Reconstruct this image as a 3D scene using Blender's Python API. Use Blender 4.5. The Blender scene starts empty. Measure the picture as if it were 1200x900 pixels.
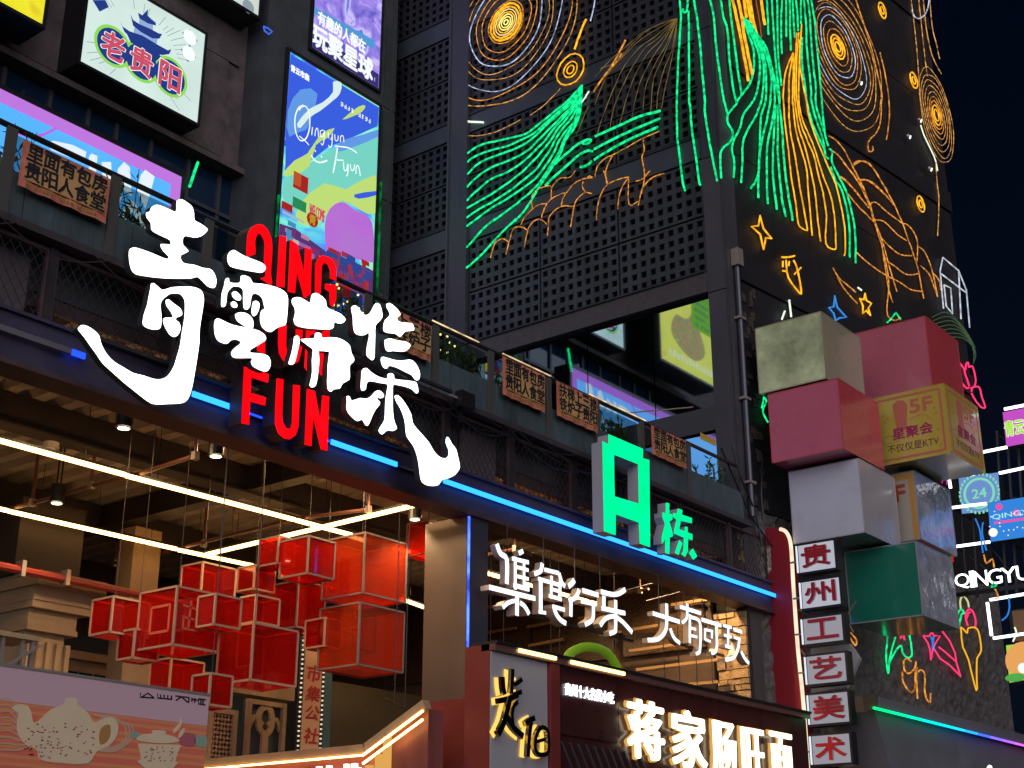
import bpy, bmesh, math, random
from mathutils import Vector
random.seed(7)
S = bpy.context.scene
C = bpy.data.collections.new('place'); S.collection.children.link(C)
# ---------------------------------------------------------------- camera, world, light, exposure
FPX, PITCH, AZ = 1654.6, .358306, .66351
FWD = Vector((math.cos(AZ), math.sin(AZ), 0)); RT = Vector((math.sin(AZ), -math.cos(AZ), 0)); UPV = Vector((0, 0, 1))
FW = FWD*math.cos(PITCH) + UPV*math.sin(PITCH); UU = UPV*math.cos(PITCH) - FWD*math.sin(PITCH)
EYE = Vector((0, 0, 1.6))
cd = bpy.data.cameras.new('camera'); cam = bpy.data.objects.new('camera', cd); C.objects.link(cam)
cam.location = EYE; cam.rotation_euler = FW.to_track_quat('-Z', 'Y').to_euler()
cd.sensor_width = 36; cd.lens = FPX/1200*36; cd.clip_end = 2000; cd.clip_start = .05
S.camera = cam
W = bpy.data.worlds.new('World'); S.world = W; W.use_nodes = True
wn = W.node_tree.nodes; wl = W.node_tree.links
bg = wn['Background']
tc = wn.new('ShaderNodeTexCoord'); sp = wn.new('ShaderNodeSeparateXYZ'); rp = wn.new('ShaderNodeValToRGB')
wl.new(tc.outputs['Generated'], sp.inputs[0]); wl.new(sp.outputs['Z'], rp.inputs[0]); wl.new(rp.outputs[0], bg.inputs[0])
rp.color_ramp.elements[0].position = 0.0; rp.color_ramp.elements[0].color = (.0030, .0050, .0105, 1)
rp.color_ramp.elements[1].position = .55; rp.color_ramp.elements[1].color = (.0006, .0020, .0070, 1)
bg.inputs[1].default_value = 1.0
sd = bpy.data.lights.new('sun', 'SUN'); sun = bpy.data.objects.new('sun', sd); C.objects.link(sun)
sd.energy = 2.7; sd.angle = math.radians(100); sd.color = (.93, .91, 1)       # dim, very soft light of the street at night
sun.rotation_euler = Vector((.68, .68, .02)).to_track_quat('-Z', 'Y').to_euler()
S.view_settings.view_transform = 'Standard'; S.view_settings.look = 'None'; S.view_settings.exposure = 0; S.view_settings.gamma = 1
S.cycles.use_denoising = True
try: S.cycles.denoiser = 'OPENIMAGEDENOISE'
except Exception: pass
S.cycles.max_bounces = 6; S.cycles.diffuse_bounces = 3; S.cycles.glossy_bounces = 4; S.cycles.transparent_max_bounces = 16
S.cycles.sample_clamp_indirect = 4; S.cycles.caustics_reflective = False; S.cycles.caustics_refractive = False

# ---------------------------------------------------------------- geometry of the place: axis X runs right along the terrace, Y away, Z up
def ray(x, y): return (x-600)*RT - (y-450)*UU + FPX*FW
def U(x, y, ax, val):
    d = ray(x, y); return EYE + d*((val-EYE[ax])/d[ax])
class Plane:
    def __init__(s, o, u):
        s.o = Vector(o); s.u = Vector((u[0], u[1], 0)).normalized(); s.n = s.u.cross(UPV)
    def w(s, u, v, d=0): return Vector((s.o.x, s.o.y, 0)) + s.u*u + UPV*v + s.n*d
    def hit(s, x, y, d=0):
        r = ray(x, y); o = s.o + s.n*d
        return EYE + r*(((o-EYE).dot(s.n))/r.dot(s.n))
    def uv(s, x, y, d=0):
        p = s.hit(x, y, d); return ((p-s.o).dot(s.u), p.z)
def PF(Y): return Plane((0, Y, 0), (1, 0))
def PS(X): return Plane((X, 0, 0), (0, -1))
XC = 21.6                                    # the perforated face of the tower stands at X = 21.6
P2 = PS(XC); ang3 = .117
P3 = Plane((XC, 11.75, 0), (math.cos(ang3), -math.sin(ang3)))
def Z(x0, y0, s, pts): return [(x0+a/s, y0+b/s) for a, b in pts]

# ---------------------------------------------------------------- materials
MATS = {}
def mat(name, col, rough=.6, metal=0, emit=None, es=0, noise=0, nscale=6, bump=0, bscale=40, spec=None, coat=0, stretch=None):
    if name in MATS: return MATS[name]
    m = bpy.data.materials.new(name); m.use_nodes = True; nt = m.node_tree; b = nt.nodes['Principled BSDF']
    b.inputs['Base Color'].default_value = (*col, 1); b.inputs['Roughness'].default_value = rough; b.inputs['Metallic'].default_value = metal
    if spec is not None: b.inputs['Specular IOR Level'].default_value = spec
    if coat: b.inputs['Coat Weight'].default_value = coat; b.inputs['Coat Roughness'].default_value = .12
    if emit: b.inputs['Emission Color'].default_value = (*emit, 1); b.inputs['Emission Strength'].default_value = es
    if noise or bump:
        t = nt.nodes.new('ShaderNodeTexCoord'); mp = nt.nodes.new('ShaderNodeMapping')
        g = nt.nodes.new('ShaderNodeNewGeometry'); nt.links.new(g.outputs['Position'], mp.inputs[0])
        if stretch: mp.inputs['Scale'].default_value = stretch
    if noise:
        n = nt.nodes.new('ShaderNodeTexNoise'); n.inputs['Scale'].default_value = nscale; n.inputs['Detail'].default_value = 6; n.inputs['Roughness'].default_value = .65
        nt.links.new(mp.outputs[0], n.inputs['Vector'])
        r = nt.nodes.new('ShaderNodeValToRGB'); r.color_ramp.elements[0].position = .3; r.color_ramp.elements[1].position = .7
        r.color_ramp.elements[0].color = (*[c*(1-noise) for c in col], 1); r.color_ramp.elements[1].color = (*[min(1, c*(1+noise)) for c in col], 1)
        nt.links.new(n.outputs['Fac'], r.inputs[0]); nt.links.new(r.outputs[0], b.inputs['Base Color'])
        rr = nt.nodes.new('ShaderNodeMapRange'); rr.inputs['To Min'].default_value = max(0, rough-.12); rr.inputs['To Max'].default_value = min(1, rough+.15)
        nt.links.new(n.outputs['Fac'], rr.inputs['Value']); nt.links.new(rr.outputs[0], b.inputs['Roughness'])
    if bump:
        n2 = nt.nodes.new('ShaderNodeTexNoise'); n2.inputs['Scale'].default_value = bscale; n2.inputs['Detail'].default_value = 5
        nt.links.new(mp.outputs[0], n2.inputs['Vector'])
        bp = nt.nodes.new('ShaderNodeBump'); bp.inputs['Strength'].default_value = bump; bp.inputs['Distance'].default_value = .03
        nt.links.new(n2.outputs['Fac'], bp.inputs['Height']); nt.links.new(bp.outputs[0], b.inputs['Normal'])
    MATS[name] = m; return m
def glow(name, col, s, var=0, vs=14):
    if name in MATS: return MATS[name]
    m = bpy.data.materials.new(name); m.use_nodes = True; nt = m.node_tree; nt.nodes.clear()
    e = nt.nodes.new('ShaderNodeEmission'); e.inputs[0].default_value = (*col, 1); e.inputs[1].default_value = s
    o = nt.nodes.new('ShaderNodeOutputMaterial'); nt.links.new(e.outputs[0], o.inputs[0])
    if var:                                   # uneven brightness of the small lamps in the tube
        g = nt.nodes.new('ShaderNodeNewGeometry'); n = nt.nodes.new('ShaderNodeTexNoise'); n.inputs['Scale'].default_value = vs
        r = nt.nodes.new('ShaderNodeMapRange'); r.inputs['From Min'].default_value = .35; r.inputs['From Max'].default_value = .65
        r.inputs['To Min'].default_value = s*(1-var); r.inputs['To Max'].default_value = s*(1+var)
        nt.links.new(g.outputs['Position'], n.inputs['Vector']); nt.links.new(n.outputs['Fac'], r.inputs['Value']); nt.links.new(r.outputs[0], e.inputs[1])
    MATS[name] = m; return m
def art(name, ramp, s, scale=1.2, dist=1.5, kind='noise', rot=0, stretch=(1, 1, 1), interp='LINEAR', detail=3):
    """backlit printed sheet: a colour pattern shining through"""
    m = bpy.data.materials.new(name); m.use_nodes = True; nt = m.node_tree; b = nt.nodes['Principled BSDF']
    g = nt.nodes.new('ShaderNodeNewGeometry'); mp = nt.nodes.new('ShaderNodeMapping'); mp.inputs['Scale'].default_value = stretch; mp.inputs['Rotation'].default_value = (0, rot, 0)
    nt.links.new(g.outputs['Position'], mp.inputs[0])
    n = nt.nodes.new('ShaderNodeTexWave' if kind == 'wave' else 'ShaderNodeTexVoronoi' if kind == 'vor' else 'ShaderNodeTexNoise')
    n.inputs['Scale'].default_value = scale
    if kind == 'wave':
        n.bands_direction = 'Z'; n.inputs['Distortion'].default_value = dist; n.inputs['Detail'].default_value = 1; n.inputs['Detail Scale'].default_value = .6
    elif kind == 'noise':
        n.inputs['Detail'].default_value = detail; n.inputs['Distortion'].default_value = dist
    nt.links.new(mp.outputs[0], n.inputs['Vector'])
    r = nt.nodes.new('ShaderNodeValToRGB'); r.color_ramp.interpolation = interp
    while len(r.color_ramp.elements) < len(ramp): r.color_ramp.elements.new(.5)
    for e, (p, c) in zip(r.color_ramp.elements, ramp): e.position = p; e.color = (*c, 1)
    nt.links.new(n.outputs['Color' if kind == 'vor' else 'Fac'] if kind != 'vor' else n.outputs['Distance'], r.inputs[0])
    nt.links.new(r.outputs[0], b.inputs['Base Color']); nt.links.new(r.outputs[0], b.inputs['Emission Color'])
    b.inputs['Emission Strength'].default_value = s; b.inputs['Roughness'].default_value = .3
    MATS[name] = m; return m

# ---------------------------------------------------------------- mesh helpers
def link(name, me, m, parent=None):
    o = bpy.data.objects.new(name, me); C.objects.link(o)
    if m: 
        if len(me.materials) == 0: me.materials.append(m)
    if parent:
        o.parent = parent
    return o
class MB:
    def __init__(s): s.v = []; s.f = []
    def add(s, vs, fs):
        k = len(s.v); s.v += [tuple(v) for v in vs]; s.f += [tuple(i+k for i in f) for f in fs]; return s
    def box(s, a, b):
        x0, y0, z0 = a; x1, y1, z1 = b
        x0, x1 = sorted((x0, x1)); y0, y1 = sorted((y0, y1)); z0, z1 = sorted((z0, z1))
        return s.add([(x0,y0,z0),(x1,y0,z0),(x1,y1,z0),(x0,y1,z0),(x0,y0,z1),(x1,y0,z1),(x1,y1,z1),(x0,y1,z1)],
                     [(0,3,2,1),(4,5,6,7),(0,1,5,4),(1,2,6,5),(2,3,7,6),(3,0,4,7)])
    def pbox(s, P, u0, u1, v0, v1, d0, d1):
        u0, u1 = sorted((u0, u1)); v0, v1 = sorted((v0, v1)); d0, d1 = sorted((d0, d1))
        c = [P.w(u, v, d) for d in (d0, d1) for v in (v0, v1) for u in (u0, u1)]
        return s.add(c, [(0,2,3,1),(4,5,7,6),(0,1,5,4),(2,6,7,3),(0,4,6,2),(1,3,7,5)])
    def tube(s, pts, r, n=5, closed=False):
        pts = [Vector(p) for p in pts]
        if len(pts) < 2: return s
        k = len(s.v); N = len(pts); rings = []
        for i, p in enumerate(pts):
            a = pts[i-1] if (i or closed) else p; b = pts[(i+1) % N] if (i < N-1 or closed) else p
            t = (b-a)
            if t.length < 1e-6: t = Vector((0, 0, 1))
            t.normalize(); h = Vector((0, 0, 1)) if abs(t.z) < .9 else Vector((0, 1, 0))
            e1 = t.cross(h).normalized(); e2 = t.cross(e1)
            ring = [p + (e1*math.cos(q*2*math.pi/n+.4) + e2*math.sin(q*2*math.pi/n+.4))*r for q in range(n)]
            if rings:      # keep the ring order aligned with the one before it
                prev = rings[-1]; best = min(range(n), key=lambda q: (ring[q]-p-(prev[0]-pts[i-1])).length)
                ring = ring[best:] + ring[:best]
            rings.append(ring)
        for ring in rings: s.v += [tuple(v) for v in ring]
        for i in range(N if closed else N-1):
            j = (i+1) % N
            for q in range(n):
                s.f.append((k+i*n+q, k+i*n+(q+1) % n, k+j*n+(q+1) % n, k+j*n+q))
        if not closed:
            s.f.append(tuple(k+q for q in range(n))[::-1]); s.f.append(tuple(k+(N-1)*n+q for q in range(n)))
        return s
    def bar(s, a, b, w, h=None):
        h = h or w; a = Vector(a); b = Vector(b); t = (b-a).normalized(); g = Vector((0,0,1)) if abs(t.z) < .9 else Vector((0,1,0))
        e1 = t.cross(g).normalized()*w/2; e2 = t.cross(e1).normalized()*h/2
        c = [p+i*e1+j*e2 for p in (a, b) for i, j in ((-1,-1),(1,-1),(1,1),(-1,1))]
        return s.add(c, [(0,1,2,3),(7,6,5,4),(0,4,5,1),(1,5,6,2),(2,6,7,3),(3,7,4,0)])
    def poly(s, P, uv, d0, d1):
        """extruded outline (u, v pairs) on plane P"""
        from mathutils.geometry import tessellate_polygon
        A = sum(uv[i-1][0]*uv[i][1]-uv[i][0]*uv[i-1][1] for i in range(len(uv)))
        if A < 0: uv = uv[::-1]
        n = len(uv); tri = tessellate_polygon([[Vector((a, b, 0)) for a, b in uv]])
        d0, d1 = min(d0, d1), max(d0, d1)
        vs = [P.w(a, b, d1) for a, b in uv] + [P.w(a, b, d0) for a, b in uv]; fs = []
        for t in tri:
            a, b, c = t; ar = (uv[b][0]-uv[a][0])*(uv[c][1]-uv[a][1])-(uv[c][0]-uv[a][0])*(uv[b][1]-uv[a][1])
            if ar < 0: a, b, c = c, b, a
            fs.append((a, b, c)); fs.append((n+c, n+b, n+a))
        fs += [(i, n+i, n+(i+1) % n, (i+1) % n) for i in range(n)]
        return s.add(vs, fs)
    def build(s, name, m, parent=None, kind=None, smooth=False):
        off = Vector(parent.matrix_basis.translation) if parent else Vector((0,0,0))
        p = parent
        while p is not None and p.parent is not None:
            p = p.parent; off = off + Vector(p.matrix_basis.translation)
        me = bpy.data.meshes.new(name); me.from_pydata([tuple(Vector(v)-off) for v in s.v], [], s.f); me.update()
        if smooth: me.polygons.foreach_set('use_smooth', [True]*len(me.polygons))
        o = link(name, me, m, parent)
        if kind: o['kind'] = kind
        return o
def thing(name, label, cat, loc, group=None):
    o = bpy.data.objects.new(name, None); C.objects.link(o); o.location = loc; o.empty_display_size = .2
    o['label'] = label; o['category'] = cat
    if group: o['group'] = group
    return o
def tag(o, label, cat, group=None):
    o['label'] = label; o['category'] = cat
    if group: o['group'] = group
    return o
def smoothpts(pts, k=3, closed=False):
    """Catmull-Rom through the points"""
    P = [Vector((*p, 0)) if len(p) == 2 else Vector(p) for p in pts]; n = len(P); out = []
    if n < 3: return [tuple(p)[:len(pts[0])] for p in P]
    for i in range(n if closed else n-1):
        a = P[(i-1) % n] if (closed or i > 0) else P[0]; b = P[i]; c = P[(i+1) % n]; d = P[(i+2) % n] if (closed or i+2 < n) else P[-1]
        for q in range(k):
            t = q/k; out.append(.5*((2*b)+(c-a)*t+(2*a-5*b+4*c-d)*t*t+(3*b-a-3*c+d)*t**3))
    if not closed: out.append(P[-1])
    return [tuple(p)[:len(pts[0])] for p in out]
# ---- lettering
TCACHE = {}
def glyphs(body, bold=0, res=3):
    k = (body, bold)
    if k in TCACHE: return TCACHE[k]
    cu = bpy.data.curves.new('t', 'FONT'); cu.body = body; cu.size = 1; cu.resolution_u = res; cu.offset = bold; cu.extrude = .5
    cu.space_line = 1.0
    o = bpy.data.objects.new('t', cu); C.objects.link(o)
    me = bpy.data.meshes.new_from_object(o); vs = [tuple(v.co) for v in me.vertices]; fs = [tuple(p.vertices) for p in me.polygons]
    bpy.data.objects.remove(o); bpy.data.meshes.remove(me); bpy.data.curves.remove(cu)
    if not vs: vs = [(0,0,0),(1,0,0),(0,1,0)]; fs = [(0,1,2)]
    x0 = min(v[0] for v in vs); x1 = max(v[0] for v in vs); y0 = min(v[1] for v in vs); y1 = max(v[1] for v in vs)
    vs = [((v[0]-x0)/(x1-x0), (v[1]-y0)/(y1-y0 or 1), v[2]+.5) for v in vs]
    TCACHE[k] = (vs, fs); return TCACHE[k]
def text(mb, body, P, u0, v0, u1, v1, d0, d1, bold=0, rot=0, res=3, shear=0):
    vs, fs = glyphs(body, 0, res); cu, cv = (u0+u1)/2, (v0+v1)/2; out = []
    if bold:                                 # heavier weight: overlapping offset copies, each a hair apart in depth
        e = bold*abs(v1-v0)*.8; q = (d1-d0)*.03; b0 = (u0+e, v0+e, u1-e, v1-e)
        for i, (a, b) in enumerate(((0,0),(1,.3),(-1,-.3),(.3,-1),(-.3,1),(.7,.7),(-.7,-.7),(.7,-.7),(-.7,.7))[:5 if bold < .03 else 9]):
            text(mb, body, P, b0[0]+a*e, b0[1]+b*e, b0[2]+a*e, b0[3]+b*e, d0+q*i*.5, d1-q*i, 0, rot, res, shear)
        return mb
    for x, y, z in vs:
        u = u0+(u1-u0)*(x+shear*y); v = v0+(v1-v0)*y
        if rot: du, dv = u-cu, v-cv; u = cu+du*math.cos(rot)-dv*math.sin(rot); v = cv+du*math.sin(rot)+dv*math.cos(rot)
        out.append(P.w(u, v, d0+(d1-d0)*z))
    return mb.add(out, fs)
def marks(mb, P, u0, v0, u1, v1, d0, d1, seed=0):
    """row of print too small to read: short broken strokes, no characters"""
    r = random.Random(seed); h = v1-v0; u = u0; i = 0
    while u < u1-h*.5:
        w_ = h*r.uniform(.55,.8)
        if r.random() > .1:
            for k in range(r.choice((2,3))): z = v0+h*(.08+.36*k); mb.pbox(P, u, u+w_*r.uniform(.6,1), z, z+h*.15, d0, d1-.0001*k)
            q = u+w_*r.uniform(.2,.6); mb.pbox(P, q, q+h*.14, v0+h*r.uniform(0,.3), v1, d0, d1+.0003)
        u += h*.95; i += 1
    return mb
def text_px(mb, body, P, bl, tr, d0, d1, bold=0, **k):
    u0, v0 = P.uv(*bl, d1); u1, v1 = P.uv(*tr, d1); return text(mb, body, P, u0, v0, u1, v1, d0, d1, bold, **k)
def stroke(mb, P, pts, w, d0, d1):
    """flat ribbon of width w (m) through uv points, extruded"""
    pts = [Vector(p) for p in pts]; L = []; R = []
    for i, p in enumerate(pts):
        a = pts[max(i-1, 0)]; b = pts[min(i+1, len(pts)-1)]; t = (b-a).normalized(); n = Vector((-t.y, t.x))*w/2
        L.append(tuple(p+n)); R.append(tuple(p-n))
    return mb.poly(P, L+R[::-1], d0, d1)
def uvs(P, pts, d=0): return [P.uv(x, y, d) for x, y in pts]
# ================================================================ MATERIALS
dark_metal = mat('dark_painted_steel', (.028,.022,.026), .5, noise=.3, nscale=3)
fascia_m = mat('fascia_paint', (.055,.045,.085), .45, noise=.25, nscale=2)
flange_m = mat('flange_paint', (.075,.042,.045), .5, noise=.3, nscale=4)
teal_wall = mat('stained_teal_render', (.062,.090,.098), .7, noise=.42, nscale=2.2, bump=.3, bscale=15, stretch=(1,1,.35))
conc = mat('dark_concrete', (.125,.092,.090), .75, noise=.45, nscale=2.0, bump=.4, bscale=14)
conc2 = mat('side_concrete', (.060,.064,.074), .8, noise=.3, nscale=1.6, bump=.3)
frame_dark = mat('black_frame', (.014,.014,.017), .4)
win_glass = mat('night_glass', (.010,.028,.065), .06, spec=.6)
mull_m = mat('grey_mullion', (.06,.06,.07), .5)
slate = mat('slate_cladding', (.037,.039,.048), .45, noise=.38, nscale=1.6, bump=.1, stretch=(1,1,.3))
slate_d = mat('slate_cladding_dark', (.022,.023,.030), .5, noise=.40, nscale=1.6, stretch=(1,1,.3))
bandm = mat('band_cladding', (.048,.056,.070), .4, noise=.2, nscale=1.2)
pinkgrey = mat('pilaster_cladding', (.062,.056,.064), .5, noise=.2, nscale=1.2, bump=.1)
black_back = mat('void_black', (.003,.003,.004), .9)
towerside = mat('tower_side_panel', (.016,.013,.015), .6, noise=.25, nscale=1)
rough_wall = mat('rough_plaster', (.12,.105,.10), .9, noise=.55, nscale=7, bump=1.0, bscale=9)
asphalt = mat('asphalt', (.05,.05,.05), .8, noise=.3, nscale=3)
deckm = mat('galvanised_deck', (.48,.42,.37), .5, metal=.1, noise=.25, nscale=2)
beam_m = mat('hall_beam_paint', (.030,.022,.022), .6, noise=.2, nscale=2)
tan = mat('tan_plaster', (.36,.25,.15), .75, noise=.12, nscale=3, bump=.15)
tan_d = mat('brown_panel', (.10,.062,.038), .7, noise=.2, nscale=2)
stone_m = [mat('stone_%d' % i, tuple(1.5*x_ for x_ in c), .85, noise=.3, nscale=9, bump=.8, bscale=22) for i, c in enumerate([(.25,.16,.075),(.31,.20,.09),(.19,.125,.065),(.28,.18,.09)])]
mortar = mat('dark_mortar', (.03,.022,.016), .95)
pipe_o = mat('orange_brown_pipe', (.20,.075,.045), .5)
pipe_r = mat('red_pipe', (.35,.03,.02), .4)
steel_w = mat('pale_steel', (.45,.38,.32), .4, metal=.5)
wire_m = mat('wire_grey', (.07,.055,.06), .5, metal=.4)
gold_m = mat('brushed_gold_bar', (.50,.30,.13), .4, metal=.3)
warm = glow('warm_led', (1,.54,.17), 9)
warm2 = glow('warm_led_dim', (1,.66,.28), 3.0, .6, 9)
blue_led = glow('blue_led', (.018,.22,1), 3.4)
blue_halo = glow('blue_led_edge', (.01,.05,1), 2.6)
grey_led = mat('unlit_led_cover', (.16,.15,.17), .4)
# ================================================================ GROUND, FLOORS
g = MB().box((-300,-300,-.3), (600,600,0)).build('ground', asphalt); g['kind'] = 'structure'
g = MB().box((4,12,.004), (21,22.6,.05)).build('hall_floor', mat('hall_tiles', (.18,.15,.13), .3, noise=.1)); g['kind'] = 'structure'
# ceiling deck: folded sheet, the folds run away from the street
mb = MB(); x = 3.0; vs = []; zt, zb = 7.53, 7.43; prof = []
while x < 22.3:
    prof += [(x, zb), (x+.15, zb), (x+.19, zt), (x+.34, zt)]; x += .38
for y in (12.06, 22.5): vs += [(a, y, b) for a, b in prof]
n = len(prof); mb.add(vs, [(i, n+i, n+i+1, i+1) for i in range(n-1)])
mb.build('ceiling', deckm)['kind'] = 'structure'
MB().box((3, 12.0, 7.40), (21.5, 12.045, 7.56)).build('ceiling_edge', flange_m)['kind'] = 'structure'
MB().box((3,11.98,7.56), (21.55,20.6,8.16)).build('terrace_floor', conc2)['kind'] = 'structure'
# ================================================================ HALL BEAMS
hb = thing('hall_roof_beams', 'deep dark brown steel roof beams under the ribbed hall ceiling', 'roof beams', (12, 14.5, 7))
for Y in (14.5, 17.8, 21.0):
    m_ = MB(); m_.box((3, Y-.05, 7.03), (21.5, Y+.05, 7.42)); m_.box((3, Y-.14, 7.0), (21.5, Y+.14, 7.03)); m_.build('beam', beam_m, hb)
for X in (7.6, 12.6, 16.9):
    m_ = MB(); m_.box((X-.05, 11.98, 7.06), (X+.05, 22, 7.41)); m_.box((X-.12, 11.98, 7.035), (X+.12, 22, 7.06)); m_.build('cross_beam', beam_m, hb)
# ================================================================ TERRACE FRONT (plane Y = 11.6)
T = PF(11.6)
fb = thing('terrace_edge_beam', 'long dark steel edge beam with bright blue LED strips along the terrace front', 'edge beam', (13, 11.6, 6.55))
MB().box((4, 11.6, 6.58), (22.35, 11.85, 7.06)).build('web', fascia_m, fb)
MB().box((4, 11.54, 6.52), (22.35, 11.9, 6.577)).build('bottom_flange', flange_m, fb)
MB().box((4, 11.55, 7.063), (22.35, 11.9, 7.10)).build('top_flange', fascia_m, fb)
def led_seg(x0, y0, x1, y1, mm, hh=.03):
    a = T.uv(x0, y0, .03)[0]; b = T.uv(x1, y1, .03)[0]
    m_ = MB().pbox(T, a, b, 6.845-hh, 6.845+hh, .062, .085); return m_.build('led_strip', mm, fb)
led_seg(-60, 368, 80, 416, grey_led); led_seg(81, 417, 96, 422, blue_halo)
led_seg(222, 468, 283, 490, blue_led); led_seg(385, 521, 462, 547, blue_led); led_seg(517, 566, 906, 699, blue_led)
led_seg(284, 490, 384, 521, blue_halo, .008)
MB().pbox(T, T.uv(222,468)[0], T.uv(906,699)[0], 6.835, 6.855, .001, .060).build('led_channel', grey_led, fb)
# ---- wire mesh guard between beam and parapet
mg = thing('mesh_guard', 'diamond wire mesh guard in dark frames above the blue lit beam', 'mesh guard', (13, 11.6, 7.1))
posts = [T.uv(px, 440)[0] for px in (-30, 62, 167, 262, 0)]
pX = [5.4, 7.35, 9.0, 10.6, 12.2, 13.5, 14.9, 16.4, 17.9, 19.4, 21.0, 22.3]
for a in pX: MB().box((a-.045, 11.64, 7.1), (a+.045, 11.76, 7.93)).build('post', dark_metal, mg)
for z in (7.125, 7.895): MB().box((4.5, 11.66, z-.02), (22.3, 11.72, z+.02)).build('rail', flange_m if z > 7.5 else dark_metal, mg)
for a, b in zip(pX[:-1], pX[1:]):
    for s_ in (a+.05, b-.07): MB().box((s_, 11.655, 7.146), (s_+.022, 11.70, 7.873)).build('frame_edge', flange_m, mg)
    mb = MB(); p = .115; k = -8
    while a+k*p < b:
        for sg in (1, -1):
            x0 = a+.07+k*p; z0, z1 = (7.15, 7.87) if sg == 1 else (7.87, 7.15); dx = .50
            xa, xb = x0, x0+dx; za, zb_ = z0, z1
            lo, hi = a+.07, b-.07
            if xb < lo or xa > hi: continue
            def zat(x): return za+(zb_-za)*(x-xa)/(xb-xa)
            x_a, x_b = max(xa, lo), min(xb, hi)
            if x_b-x_a < .02: continue
            mb.bar((x_a, 11.68+.004*sg, zat(x_a)), (x_b, 11.68+.004*sg, zat(x_b)), .0065)
        k += 1
    mb.build('wire_mesh', wire_m, mg, kind='stuff')
# things seen through the mesh: storage panels and a lamp lit soffit beam
sb = thing('service_boards', 'pale grey boards standing behind the wire mesh guard', 'boards', (12, 12.3, 7.1))
for a, b in ((4.8, 7.25), (14.1, 14.85)): MB().box((a, 11.9, 7.1), (b, 11.95, 7.88)).build('board', mat('pale_board', (.11,.09,.10), .6, noise=.15), sb)
# ---- parapet
pp = thing('terrace_parapet', 'stained dark teal terrace parapet with glass railing and warm LED line', 'parapet', (13, 11.6, 8.0))
MB().box((4, 11.50, 7.94), (21.55, 11.75, 8.02)).build('ledge', mat('ledge_paint', (.05,.036,.042), .6, noise=.3), pp)
MB().box((4, 11.56, 7.99), (21.55, 11.60, 8.05)).build('cable_tray', dark_metal, pp)
jx = [4]+[5.6+1.32*i for i in range(12)]+[21.5]
for a, b in zip(jx[:-1], jx[1:]): MB().box((a+.006, 11.62, 8.05), (b-.006, 11.74, 8.56)).build('panel', teal_wall, pp)
rail_post = mat('rail_post_grey', (.085,.080,.070), .5)
rp_px = [(10,185),(133,240),(243,290),(510,420),(575,452),(643,485),(700,512),(753,536),(808,558)]
rpx = [T.uv(*q)[0] for q in rp_px]
rpx = rpx[:3]+[rpx[2]+(rpx[3]-rpx[2])*k/3 for k in (1,2)]+rpx[3:]
for a in rpx: MB().box((a-.06, 11.585, 8.06), (a+.06, 11.615, 9.0)).build('rail_post', rail_post, pp)
glassm = bpy.data.materials.new('railing_glass'); glassm.use_nodes = True; nt = glassm.node_tree; nt.nodes.clear()
def tintglass(m, tint, gl=.12, rough=.05, diff=None, dw=0, em=0, ior=1.5):
    m.use_nodes = True
    nt = m.node_tree; nt.nodes.clear(); o = nt.nodes.new('ShaderNodeOutputMaterial'); tr = nt.nodes.new('ShaderNodeBsdfTransparent'); tr.inputs[0].default_value = (*tint, 1)
    gs = nt.nodes.new('ShaderNodeBsdfGlossy'); gs.inputs['Roughness'].default_value = rough; gs.inputs[0].default_value = (.9,.9,.9,1)
    lw = nt.nodes.new('ShaderNodeLayerWeight'); pw = nt.nodes.new('ShaderNodeMath'); pw.operation = 'POWER'; pw.inputs[1].default_value = 4
    fr = nt.nodes.new('ShaderNodeMath'); fr.operation = 'MULTIPLY_ADD'; fr.inputs[1].default_value = .55; fr.inputs[2].default_value = (ior-1)*.07
    nt.links.new(lw.outputs['Facing'], pw.inputs[0]); nt.links.new(pw.outputs[0], fr.inputs[0])
    mx = nt.nodes.new('ShaderNodeMixShader'); nt.links.new(fr.outputs[0], mx.inputs[0]); last = tr
    if diff:
        d = nt.nodes.new('ShaderNodeBsdfDiffuse'); d.inputs[0].default_value = (*diff, 1)
        t2 = nt.nodes.new('ShaderNodeBsdfTranslucent'); t2.inputs[0].default_value = (*diff, 1)
        m0 = nt.nodes.new('ShaderNodeMixShader'); m0.inputs[0].default_value = .5; nt.links.new(d.outputs[0], m0.inputs[1]); nt.links.new(t2.outputs[0], m0.inputs[2])
        m1 = nt.nodes.new('ShaderNodeMixShader'); m1.inputs[0].default_value = dw; nt.links.new(tr.outputs[0], m1.inputs[1]); nt.links.new(m0.outputs[0], m1.inputs[2]); last = m1
    nt.links.new(last.outputs[0], mx.inputs[1]); nt.links.new(gs.outputs[0], mx.inputs[2]); nt.links.new(mx.outputs[0], o.inputs[0]); return m
tintglass(glassm, (.55,.62,.62))
for a, b in zip(rpx[:-1], rpx[1:]):
    MB().box((a+.065, 11.645, 8.57), (b-.065, 11.655, 8.97)).build('glass_pane', glassm, pp)
    if True: MB().tube([(a+.08, 11.70, 8.585), (b-.08, 11.70, 8.585)], .017).build('led_line', warm2, pp)
MB().tube([(4, 11.62, 9.02), (21.3, 11.62, 9.02)], .032, 8).build('handrail', mat('handrail', (.05,.05,.05), .3, metal=.6), pp)
for a, b in ((588,645),(690,757),(505,560)):
    xa_, xb_ = T.uv(a, 440+.47*(a-690)+62)[0], T.uv(b, 440+.47*(b-690)+62)[0]; MB().tube([(xa_, 11.585, 9.045), (xb_, 11.585, 9.045)], .010, 5).build('led_line', glow('rail_led', (1,.72,.38), .9, .4, 6), pp)
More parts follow.
